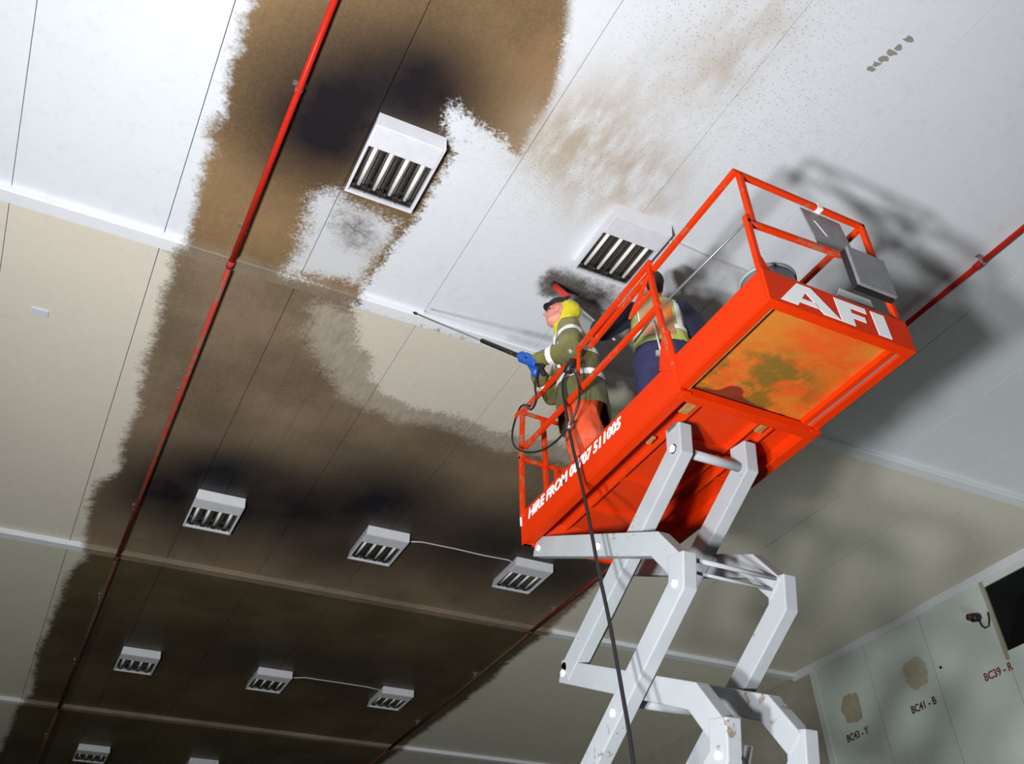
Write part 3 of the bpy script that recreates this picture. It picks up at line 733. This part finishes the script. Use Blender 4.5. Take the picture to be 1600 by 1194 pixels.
# tub standing on the extension deck
tb = empty('tub', (3.37, 2.95, 3.58), 'grey plastic tub standing behind the lift end panel', 'tub')
obj('tub_body', MB().lathe((3.37, 2.95, 3.582), [(.0, 0), (.125, 0), (.135, .01), (.165, .40), (.160, .40), (.13, .015), (0, .015)], 32), M['tub'], tb, True)
obj('rim', MB().lathe((3.37, 2.95, 3.582), [(.163, .378), (.172, .380), (.174, .398), (.162, .402), (.158, .40), (.163, .378)], 32), M['tub'], tb, True)

# ------------------------------------------------------------------ people
M.update({
 'skin': plain('skin', (.68, .26, .20), .5, 0, .12, 20),
 'oilskin': None, 'hood': plain('yellow_hood', (.66, .56, .02), .4, 0, .15, 16, .3),
 'orange_trousers': None, 'band': plain('reflective_band', (.86, .87, .86), .35, 0, .06, 30),
 'cap': plain('black_cap', (.012, .012, .014), .7), 'glove': plain('blue_glove', (.012, .09, .42), .4, 0, .25, 30, .3),
 'navy': plain('navy_cloth', (.014, .015, .045), .85, 0, .3, 14, .3), 'navy_trousers': plain('navy_trousers', (.022, .022, .075), .85, 0, .3, 14, .3),
 'vest': None, 'vest_orange': None, 'boot': plain('dark_boot', (.03, .028, .025), .6), 'hair': plain('dark_hair', (.02, .016, .014), .7, 0, .3, 60, .5),
 'eye': plain('dark_eye', (.03, .02, .02), .2), 'cloth_dark': plain('dark_undercoat', (.03, .03, .04), .8),
})
def dirty(name, col, dirt, lo, hi, rough=.45, wet_dark=None):
    t = NT(name); P = t.objc(); a = t.noise(P, 6, 5, .6); b = t.noise(t.stretch(P, (3, 3, .8)), 5, 4, .6)
    c = t.mix(t.step(a, lo, hi), col, dirt); c = t.mix(t.math('MULTIPLY', b, .3), c, tuple(x*.5 for x in col))
    if wet_dark:                                   # lower coat darkened: soaked cloth, with shading painted into the colour
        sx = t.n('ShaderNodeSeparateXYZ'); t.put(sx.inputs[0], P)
        c = t.mix(t.math('MULTIPLY', t.math('SUBTRACT', 1, t.step(t.math('ADD', sx.outputs[2], t.math('MULTIPLY', a, .35)), 1.12, 1.32)), .75), c, wet_dark)
    t.bump(t.noise(t.stretch(P, (2, 2, .6)), 9, 4), .5, .02)
    return t.fin(c, rough)
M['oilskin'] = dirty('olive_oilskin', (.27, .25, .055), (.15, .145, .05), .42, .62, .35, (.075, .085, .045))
M['orange_trousers'] = dirty('orange_waterproof', (.74, .085, .02), (.60, .17, .12), .48, .68, .4)
M['vest'] = dirty('faded_hi_vis', (.50, .56, .12), (.26, .32, .13), .45, .65, .6)
M['vest_orange'] = dirty('stained_orange_panel', (.72, .19, .03), (.42, .30, .18), .46, .6, .6)

def grow(mb, voxel, it=4, fold=0.0, fscale=9.0):
    """one continuous skin over all the capsules collected in mb (vertices in the camera-height frame)"""
    me = bpy.data.meshes.new('tmp'); me.from_pydata(mb.v, [], mb.f)
    bm = bmesh.new(); bm.from_mesh(me); bmesh.ops.remove_doubles(bm, verts=bm.verts, dist=1e-6)
    bmesh.ops.recalc_face_normals(bm, faces=bm.faces); bm.to_mesh(me); bm.free()
    o = bpy.data.objects.new('tmp', me); COL.objects.link(o)
    r = o.modifiers.new('r', 'REMESH'); r.mode = 'VOXEL'; r.voxel_size = voxel
    s = o.modifiers.new('s', 'SMOOTH'); s.iterations = it; s.factor = .5
    bpy.context.view_layer.update()
    out = bpy.data.meshes.new_from_object(o.evaluated_get(bpy.context.evaluated_depsgraph_get()))
    bpy.data.objects.remove(o); bpy.data.meshes.remove(me)
    if fold:
        nn = [v.normal.copy() for v in out.vertices]
        for v, n in zip(out.vertices, nn):
            p = v.co
            k = noise.noise(Vector((p.x*fscale, p.y*fscale, p.z*fscale*.55)))+.6*noise.noise(Vector((p.x*fscale*2.3, p.y*fscale*2.3, p.z*fscale*1.1)))
            v.co = p + n*k*fold
    out.update()
    return out

def wear(name, me, m, parent, label=None):
    base = base_of(parent); me = me.copy(); me.name = name
    me.transform(Matrix.Translation(Vector((0, 0, EYE))-base))
    me.materials.clear(); me.materials.append(m)
    for p in me.polygons: p.use_smooth = True
    o = link(bpy.data.objects.new(name, me), parent)
    if label: o['label'] = label
    return o

def slice_of(me, planes, off=.004, near=None):
    """the piece of a garment between planes (point, normal kept on the positive side), lifted off and thickened"""
    bm = bmesh.new(); bm.from_mesh(me)
    for pt, nr in planes:
        bmesh.ops.bisect_plane(bm, geom=bm.verts[:]+bm.edges[:]+bm.faces[:], plane_co=Vector(pt), plane_no=Vector(nr), clear_inner=True)
    if near:
        a, b, r = Vector(near[0]), Vector(near[1]), near[2]; ab = b-a
        kill = []
        for f in bm.faces:
            c = f.calc_center_median(); t = max(0, min(1, (c-a).dot(ab)/ab.length_squared))
            if (c-a-ab*t).length > r: kill.append(f)
        bmesh.ops.delete(bm, geom=kill, context='FACES')
    bm.normal_update()
    for v in bm.verts: v.co += v.normal*off
    out = bpy.data.meshes.new('slice'); bm.to_mesh(out); bm.free()
    return out

class Frame:
    def __init__(s, o, f):
        s.o = Vector(o); s.F = Vector((f[0], f[1], 0)).normalized(); s.L = Vector((0, 0, 1)).cross(s.F); s.U = Vector((0, 0, 1))
    def __call__(s, f, l, u): return s.o + s.F*f + s.L*l + s.U*u

def loft(mb, fr, secs, n=24):
    """closed elliptic loft; secs = (f, l, u, half width, half depth)"""
    vs = []; fs = []
    for f, l, u, hw, hd in secs:
        for k in range(n):
            t = 2*math.pi*k/n; c, s_ = math.cos(t), math.sin(t)
            e = .8
            vs.append(fr(f + hd*math.copysign(abs(s_)**e, s_), l + hw*math.copysign(abs(c)**e, c), u))
    for i in range(len(secs)-1):
        for k in range(n): fs.append((i*n+k, i*n+(k+1) % n, (i+1)*n+(k+1) % n, (i+1)*n+k))
    fs.append(tuple(range(n-1, -1, -1))); z = (len(secs)-1)*n; fs.append(tuple(z+k for k in range(n)))
    mb.add(vs, fs)

def head(mb, c, Fh, Uh, s=1.0):
    Fh = Fh.normalized(); Lh = Uh.cross(Fh).normalized(); Uh = Fh.cross(Lh).normalized()
    rot = Matrix((Fh, Lh, Uh)).transposed()
    P = lambda f, l, u: Vector(c) + (Fh*f + Lh*l + Uh*u)*s
    mb.ball(P(-.012, 0, .025), .100*s, .078*s, .098*s, rot=rot)          # cranium
    mb.ball(P(.022, 0, -.035), .072*s, .062*s, .085*s, rot=rot)          # face
    mb.capsule(P(.055, -.02, -.095), P(.055, .02, -.095), .026*s, .026*s)  # chin
    for k in (-1, 1):
        mb.capsule(P(-.005, .055*k, -.06), P(.045, .035*k, -.09), .022*s, .022*s)      # jaw
        mb.capsule(P(.075, .030*k, .022), P(.082, .010*k, .022), .015*s, .015*s)       # brow
        mb.capsule(P(.055, .045*k, -.025), P(.070, .030*k, -.03), .020*s, .018*s)      # cheekbone
        mb.ball(P(-.012, .080*k, -.012), .018*s, .010*s, .034*s, rot=rot)              # ear
    mb.capsule(P(.088, 0, .008), P(.112, 0, -.032), .009*s, .014*s)      # nose
    mb.capsule(P(.098, -.010, -.036), P(.098, .010, -.036), .010*s, .010*s)
    mb.capsule(P(.088, -.016, -.062), P(.088, .016, -.062), .009*s, .009*s)  # lips
    mb.capsule(P(.084, -.014, -.074), P(.084, .014, -.074), .009*s, .009*s)
    return P, rot

def grip(mb, wrist, G, u, fr=.0095, rad=.026, extra=0.0, thumb_side=1):
    """a hand closed round a bar through G with direction u: palm, four curled fingers and an opposed thumb"""
    G = Vector(G); u = Vector(u).normalized(); w = Vector(wrist)
    r0 = w-G; r0 = (r0-u*r0.dot(u)).normalized(); t = u.cross(r0).normalized()
    rr = rad+extra; fr = fr+extra
    pt = lambda a, z: G + u*z + (r0*math.cos(a)+t*math.sin(a))*rr
    kn = []
    for i, (z, ln) in enumerate(((.031, 3.9), (.0105, 4.3), (-.0105, 4.1), (-.030, 3.4))):
        a0 = .35; pts = [pt(a0 + ln*k/6, z*(1+.06*(k == 0))) for k in range(7)]
        q = [fr*1.12, fr*1.12, fr*1.05, fr*1.08, fr*1.0, fr*.95, fr*.85]
        for k in range(6): mb.capsule(pts[k], pts[k+1], q[k], q[k+1], n=8, m=2)
        kn.append(pts[0])
    for i in range(4):                                                   # palm
        mb.capsule(w + u*(.022-.0147*i)*.8, kn[i], .017+extra, .0135+extra, n=8, m=3)
        mb.capsule(kn[i], pt(-.5, (.031, .0105, -.0105, -.030)[i]), .0125+extra, .012+extra, n=8, m=3)
    mb.capsule(w, pt(-.5, 0), .020+extra, .017+extra, n=10)
    th = [w + (pt(-.6, .03)-w)*.45 + u*.02*thumb_side, pt(-.8, .040*thumb_side), pt(-1.7, .043*thumb_side), pt(-2.6, .040*thumb_side)]
    for k in range(3): mb.capsule(th[k], th[k+1], fr*1.25-.001*k, fr*1.15-.001*k, n=8, m=2)

def limb(mb, pts, rs, flat=None, n=14):
    for i in range(len(pts)-1): mb.capsule(pts[i], pts[i+1], rs[i], rs[i+1], flat, n=n)

def foot(mb, fr, f, l, ex=0.0):
    mb.capsule(fr(f-.05, l, .05), fr(f+.03, l, .06), .045+ex, .045+ex)
    mb.capsule(fr(f, l, .045), fr(f+.15, l*1.1, .035), .045+ex, .038+ex, (fr.U, .8))
    mb.capsule(fr(f-.02, l, .06), fr(f-.02, l, .16), .045+ex, .045+ex)

DECK = 3.612
# ---- worker with the lance
f1 = Frame((3.27, 4.90, DECK), (-.88, .475))
p1 = empty('person', f1.o, 'worker in olive coat, yellow hood and orange trousers aiming a spray lance', 'person')
G1 = Vector((2.85, 5.007, 4.770))                        # front grip
TIP = Vector((2.20, 5.712, 5.579)); LU = (TIP-G1).normalized()
G2 = G1 - LU*.088                # rear grip on the trigger gun
shL, shR = f1(.06, .185, 1.375), f1(.06, -.185, 1.375)
elL, elR = Vector((3.06, 4.66, 4.655)), f1(.20, -.25, 1.07)
wrL = G1 + Vector((.062, -.055, -.035)); wrR = G2 + Vector((.045, .05, -.055))
hc = Vector((3.125, 4.875, 5.235)); Fh = (f1.F + Vector((0, 0, .28))).normalized(); Uh = (Vector((0, 0, 1)) - f1.F*.28).normalized()
b = MB()
loft(b, f1, [(0, 0, .86, .15, .10), (0, 0, .98, .165, .115), (.0, 0, 1.10, .15, .105), (.03, 0, 1.25, .175, .115), (.05, 0, 1.37, .165, .10), (.06, 0, 1.43, .09, .07)])
limb(b, [f1(.06, 0, 1.40), hc-Uh*.09], [.062, .058])
HP, hrot = head(b, hc, Fh, Uh, 1.08)
for sgn in (1, -1):
    limb(b, [f1(0, .09*sgn, .90), f1(.01, .115*sgn, .50), f1(-.08, .125*sgn, .09)], [.085, .058, .040]); foot(b, f1, -.07, .125*sgn)
limb(b, [shL, elL, wrL], [.052, .042, .030]); limb(b, [shR, elR, wrR], [.052, .042, .030])
grip(b, wrL, G1, LU); grip(b, wrR, G2, LU)
wear('body', grow(b, .0085, 3), M['skin'], p1)
for sgn in (1, -1):
    e = MB().ball(HP(.078, .030*sgn, .004), .011, n=10, m=6); obj('eye', e, M['eye'], p1, True)
tr = MB()
loft(tr, f1, [(0, 0, .72, .20, .15), (0, 0, .85, .19, .14), (0, 0, 1.0, .17, .12)])
for sgn in (1, -1): limb(tr, [f1(.01, .09*sgn, .80), f1(.015, .12*sgn, .50), f1(-.07, .14*sgn, .12)], [.125, .128, .108])
wear('trousers', grow(tr, .014, 4, .012, 10), M['orange_trousers'], p1, 'orange waterproof trousers')
bt = MB()
for sgn in (1, -1): foot(bt, f1, -.07, .13*sgn, .012)
wear('boots', grow(bt, .012, 3), M['boot'], p1)
jk = MB()
loft(jk, f1, [(-.01, 0, .58, .262, .205), (-.005, 0, .66, .258, .202), (0, 0, .80, .252, .194), (0, 0, .95, .245, .18), (.01, 0, 1.12, .235, .175), (.035, 0, 1.27, .225, .165), (.05, 0, 1.36, .19, .14), (.06, 0, 1.43, .11, .10), (.07, 0, 1.48, .085, .085)])
limb(jk, [shL, elL, elL.lerp(wrL, .86)], [.098, .090, .062]); limb(jk, [shR, elR, elR.lerp(wrR, .86)], [.098, .090, .062])
jm = slice_of(grow(jk, .0125, 5, .012, 8), [(f1(0, 0, .615), Vector((0, 0, 1)))], 0)   # open hem
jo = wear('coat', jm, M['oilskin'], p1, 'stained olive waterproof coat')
def band(me, c, n, w, near=None, par=None):
    c = Vector(c); n = Vector(n).normalized()
    return wear('reflective_band', slice_of(me, [(c-n*w/2, n), (c+n*w/2, -n)], .004, near), M['band'], par)
zz = Vector((0, 0, 1)); tax = (f1(0, 0, .5), f1(.04, 0, 1.5), .34)
tors1 = (f1(0, 0, .6), f1(.03, 0, 1.4), .285)
band(jm, f1(0, 0, .90), zz, .058, tors1, jo); band(jm, f1(0, 0, 1.14), zz, .058, tors1, jo)
ul = (elL-shL).normalized(); fl = (wrL-elL).normalized(); fR = (wrR-elR).normalized()
band(jm, shL.lerp(elL, .42), ul, .055, (shL.lerp(elL, .3), shL.lerp(elL, .55), .125), jo)
band(jm, elL.lerp(wrL, .50), fl, .055, (elL.lerp(wrL, .4), elL.lerp(wrL, .6), .11), jo)
band(jm, elR.lerp(wrR, .62), fR, .055, (elR.lerp(wrR, .5), elR.lerp(wrR, .75), .11), jo)
pl = f1(0, .125, 0)
wear('reflective_band', slice_of(jm, [(f1(0, .105, 0), f1.L), (f1(0, .145, 0), -f1.L), (f1(.05, 0, 0), f1.F), (f1(0, 0, 1.12), zz)], .004, (f1(.1, .12, 1.1), f1(.1, .1, 1.45), .2)), M['band'], jo)
# collar and hood
hd = MB()
hd.ball(hc - Fh*.062 + Uh*.022, .104, .104, .118, rot=hrot)
hd.capsule(hc - Fh*.075 - Uh*.06, f1(.02, 0, 1.43), .088, .10)
hd.capsule(hc - Fh*.03 - Uh*.135, f1(.09, 0, 1.40), .060, .085)
wear('hood', grow(hd, .010, 4, .007, 14), M['hood'], p1, 'bright yellow hood')
cp_ = MB(); cp_.ball(hc + Uh*.056 + Fh*.006, .112, .094, .092, rot=hrot)
cm = grow(cp_, .008, 2)
capo = wear('cap', slice_of(cm, [(hc+Uh*.040-Fh*.0, (Uh+Fh*.25).normalized()), ], .002), M['cap'], p1)
br = MB(); n = 12; top = []; bot = []
for k in range(n+1):
    a = -1.2+2.4*k/n; top.append(hc + Uh*.058 + Fh*.085*math.cos(a) + (Uh.cross(Fh))*.088*math.sin(a)); bot.append(hc + Uh*(.052+.018*0) + Fh*(.085*math.cos(a)+.065*math.cos(a*.9)) + Uh.cross(Fh)*.085*math.sin(a) - Uh*.012*abs(math.sin(a)))
v = top+bot; v2 = [p-Uh*.006 for p in v]; m_ = n+1
fs = [(i, i+1, m_+i+1, m_+i) for i in range(n)]; fs += [tuple(2*m_+j for j in reversed(f)) for f in fs]
fs += [(m_+i, m_+i+1, 3*m_+i+1, 3*m_+i) for i in range(n)] + [(i+1, i, 2*m_+i, 2*m_+i+1) for i in range(n)] + [(0, m_, 3*m_, 2*m_), (n, 2*m_+n, 3*m_+n, m_+n)]
br.add(v+v2, fs); obj('peak', br, M['cap'], capo)
gl = MB(); grip(gl, wrL, G1, LU, extra=.0045); gl.capsule(wrL, elL.lerp(wrL, .80), .042, .046)
wear('glove', grow(gl, .0055, 2), M['glove'], p1, 'blue rubber glove')
gl = MB(); grip(gl, wrR, G2, LU, extra=.0045); gl.capsule(wrR, elR.lerp(wrR, .90), .040, .042)
wear('glove', grow(gl, .0055, 2), M['glove'], p1, 'blue rubber glove')

# ---- worker in the vest, seen from behind
f2 = Frame((3.63, 4.31, DECK), (.478, .878))
p2 = empty('person', f2.o, 'worker seen from behind in navy clothes and a dirty hi-vis vest', 'person')
BG = Vector((3.35, 4.67, 5.015)); BT = Vector((3.30, 5.20, 5.90)); BU = (BT-BG).normalized()
RG = Vector((XR-.03, 4.45, 4.575))
s2L, s2R = f2(.0, .19, 1.36), f2(.0, -.19, 1.36)
e2L, e2R = Vector((3.24, 4.50, 4.80)), Vector((3.89, 4.13, 4.68))
w2L = BG + Vector((-.03, -.07, -.045)); w2R = RG + Vector((-.055, -.03, .065))
hc2 = f2(-.02, .0, 1.60); Fh2 = (f2.F + f2.L*.35 + Vector((0, 0, .12))).normalized(); Uh2 = Vector((0, 0, 1))
b = MB()
loft(b, f2, [(0, 0, .86, .15, .10), (0, 0, .98, .165, .115), (.0, 0, 1.10, .15, .105), (0, 0, 1.25, .175, .115), (0, 0, 1.36, .165, .10), (0, 0, 1.42, .09, .07)])
limb(b, [f2(0, 0, 1.40), hc2-Uh2*.09], [.062, .058])
HP2, hrot2 = head(b, hc2, Fh2, Uh2, .98)
for sgn in (1, -1):
    limb(b, [f2(0, .09*sgn, .90), f2(.01, .11*sgn, .50), f2(-.02, .12*sgn, .09)], [.085, .058, .040]); foot(b, f2, 0, .12*sgn)
limb(b, [s2L, e2L, w2L], [.052, .042, .030]); limb(b, [s2R, e2R, w2R], [.052, .042, .030])
grip(b, w2L, BG, BU); grip(b, w2R, RG, (0, 1, 0), rad=.034)
wear('body', grow(b, .0085, 3), M['skin'], p2)
for sgn in (1, -1): obj('eye', MB().ball(HP2(.078, .030*sgn, .004), .011, n=10, m=6), M['eye'], p2, True)
hm = MB(); hm.ball(HP2(-.018, 0, .035), .104, .084, .102, rot=hrot2); hm.ball(HP2(-.055, 0, -.02), .062, .066, .075, rot=hrot2)
hh = grow(hm, .009, 2, .004, 30)
wear('hair', slice_of(hh, [(HP2(.045, 0, .02), (-Fh2 + Uh2*.75).normalized())], 0), M['hair'], p2)
tr = MB()
loft(tr, f2, [(0, 0, .74, .225, .165), (-.02, 0, .88, .225, .17), (0, 0, 1.02, .19, .14)])
for sgn in (1, -1): limb(tr, [f2(-.005, .095*sgn, .86), f2(.01, .11*sgn, .50), f2(-.01, .12*sgn, .10)], [.145, .115, .09])
wear('trousers', grow(tr, .014, 4, .010, 10), M['navy_trousers'], p2)
bt = MB()
for sgn in (1, -1): foot(bt, f2, 0, .12*sgn, .012)
wear('boots', grow(bt, .012, 3), M['boot'], p2)
sw = MB()
loft(sw, f2, [(0, 0, .92, .17, .12), (0, 0, 1.1, .165, .12), (0, 0, 1.25, .19, .13), (0, 0, 1.36, .18, .115), (0, 0, 1.43, .09, .08)])
limb(sw, [s2L, e2L, e2L.lerp(w2L, .92)], [.092, .088, .055]); limb(sw, [s2R, e2R, e2R.lerp(w2R, .92)], [.092, .088, .055])
wear('jumper', grow(sw, .013, 4, .010, 9), M['navy'], p2, 'navy jumper')
vs_ = MB()
loft(vs_, f2, [(-.005, 0, .93, .215, .165), (-.005, 0, 1.0, .21, .16), (0, 0, 1.12, .20, .15), (0, 0, 1.24, .205, .150), (0, 0, 1.33, .19, .145), (0, 0, 1.40, .165, .125), (0, 0, 1.445, .09, .09)])
vm = slice_of(grow(vs_, .0125, 4, .009, 8), [(f2(0, 0, .945), Vector((0, 0, 1)))], 0)
vo = wear('vest', vm, M['vest'], p2, 'faded hi-vis vest')
axis2 = (f2(0, 0, .8), f2(0, 0, 1.5), .4)
wear('back_panel', slice_of(vm, [(f2(-.03, 0, 0), -f2.F), (f2(0, -.09, 0), f2.L), (f2(0, .15, 0), -f2.L), (f2(0, 0, 1.00), zz), (f2(0, 0, 1.34), -zz)], .0065), M['vest_orange'], vo, 'stained orange panel on the back')
band(vm, f2(0, 0, 1.085), zz, .045, axis2, vo)
for la in (.135, -.135):
    wear('reflective_band', slice_of(vm, [(f2(0, la-.022, 0), f2.L), (f2(0, la+.022, 0), -f2.L), (f2(0, 0, 1.10), zz)], .005), M['band'], vo)

# lanyard with a small steel clip hanging at the back of the belt
ly = empty('belt_clip', f2(-.21, .055, .75), 'small steel clip on a grey cord hanging behind the navy trousers', 'clip')
obj('cord', MB().tube([f2(-.175, .065, 1.12), f2(-.19, .06, 1.0), f2(-.205, .057, .88), f2(-.212, .055, .80)], .007, 8), M['cable'], ly, True)
obj('clip', MB().beam(f2(-.215, .095, .775), f2(-.215, .015, .765), .022, .05), M['steel'], ly, bevel=.006)

# ------------------------------------------------------------------ tools
la = empty('spray_lance', G2, 'long pressure washer lance with black grip held toward the ceiling strip', 'spray lance')
at = lambda s: G1 + LU*s
obj('lance_tube', MB().tube([at(.05), TIP], .008, 10), M['steel'], la, True)
obj('insulated_grip', MB().tube([at(.12), at(.13), at(.46), at(.47)], [.014, .019, .019, .014], 14), M['rubber'], la, True)
obj('coupling', MB().tube([at(.06), at(.07), at(.11), at(.12)], [.013, .02, .02, .013], 12), M['rubber'], la, True)
obj('nozzle', MB().tube([TIP-LU*.03, TIP-LU*.005, TIP+LU*.012], [.011, .013, .009], 12), M['rubber'], la, True)
gun = MB(); gun.tube([at(-.20), at(-.16), at(.06)], .018, 12); gun.beam(at(-.16), at(-.17)+Vector((.03, .02, -.08)), .028, .04)
obj('trigger_gun', gun, M['rubber'], la, bevel=.005)

bs = empty('brush', BG, 'red headed scrubbing pole raised to the burnt patch by the light', 'brush')
obj('pole', MB().tube([BG-BU*.30, BT-BU*.30], .012, 10), M['steel'], bs, True)
obj('red_head', MB().tube([BT-BU*.36, BT-BU*.33, BT-BU*.03, BT-BU*.01], [.016, .028, .030, .022], 14), plain('red_plastic', (.62, .012, .012), .4), bs, True)
hb = MB()
for k in range(26):
    a = 2.4*k; rr = .026*math.sqrt(k/26); o1 = BU.orthogonal().normalized(); o2 = BU.cross(o1)
    q = BT-BU*.012+o1*rr*math.cos(a)+o2*rr*math.sin(a); hb.tube([q, q+BU*.045+(o1*math.cos(a)+o2*math.sin(a))*rr*.4], .0025, 5)
tag(obj('bristles', hb, M['rubber'], bs), kind='stuff')

# ------------------------------------------------------------------ hoses
def curve_pts(pts, sub=8):
    P = [Vector(p) for p in pts]; out = []
    for i in range(len(P)-1):
        p0 = P[max(i-1, 0)]; p1_ = P[i]; p2_ = P[i+1]; p3 = P[min(i+2, len(P)-1)]
        for k in range(sub):
            t = k/sub
            out.append(.5*((2*p1_)+(p2_-p0)*t+(2*p0-5*p1_+4*p2_-p3)*t*t+(3*p1_-p0-3*p2_+p3)*t**3))
    return out+[P[-1]]

ho = empty('pressure_hose', (2.60, 3.50, FLOOR), 'black pressure hose looped over the rail and dropping past the lift arms', 'hose')
obj('hose_loop', MB().tube(curve_pts([G2-LU*.06, (2.93, 5.011, 4.547), (2.96, 5.058, 4.435), (2.99, 5.20, 4.45), (3.02, 5.34, 4.60), (3.03, 5.46, 4.64), (3.0, 5.53, 4.473), (2.97, 5.464, 4.28), (2.95, 5.261, 4.083), (2.95, 5.023, 3.946),
    (2.97, 4.842, 3.916), (2.99, 4.689, 3.945), (3.0, 4.637, 3.986), (3.01, 4.547, 4.097), (3.005, 4.536, 4.29), (3.015, 4.63, 4.46)]), .0085, 8), M['rubber'], ho, True)
obj('hose_drop', MB().tube(curve_pts([(3.015, 4.63, 4.46), (3.01, 4.72, 4.42), (3.0, 4.735, 4.34), (3.0, 4.718, 4.125), (2.99, 4.663, 3.809), (2.98, 4.588, 3.498), (2.95, 4.479, 3.09), (2.93, 4.398, 2.689), (2.9, 4.294, 2.312), (2.86, 4.183, 1.861), (2.8, 4.063, 1.446),
    (2.72, 3.93, .5), (2.66, 3.75, -.7), (2.60, 3.6, -1.35), (2.55, 3.45, FLOOR+.012), (2.3, 3.0, FLOOR+.012), (1.6, 2.2, FLOOR+.012)]), .0115, 8), M['rubber'], ho, True)
obj('hose_tie', MB().tube([(3.03, 4.60, 4.50), (3.02, 4.66, 4.47), (3.02, 4.68, 4.44)], .035, 10), M['rubber'], ho, True)
obj('hose_clip', MB().tube([(2.995, 4.665, 3.98), (2.995, 4.69, 3.93)], .0145, 10), M['steel'], ho, True)
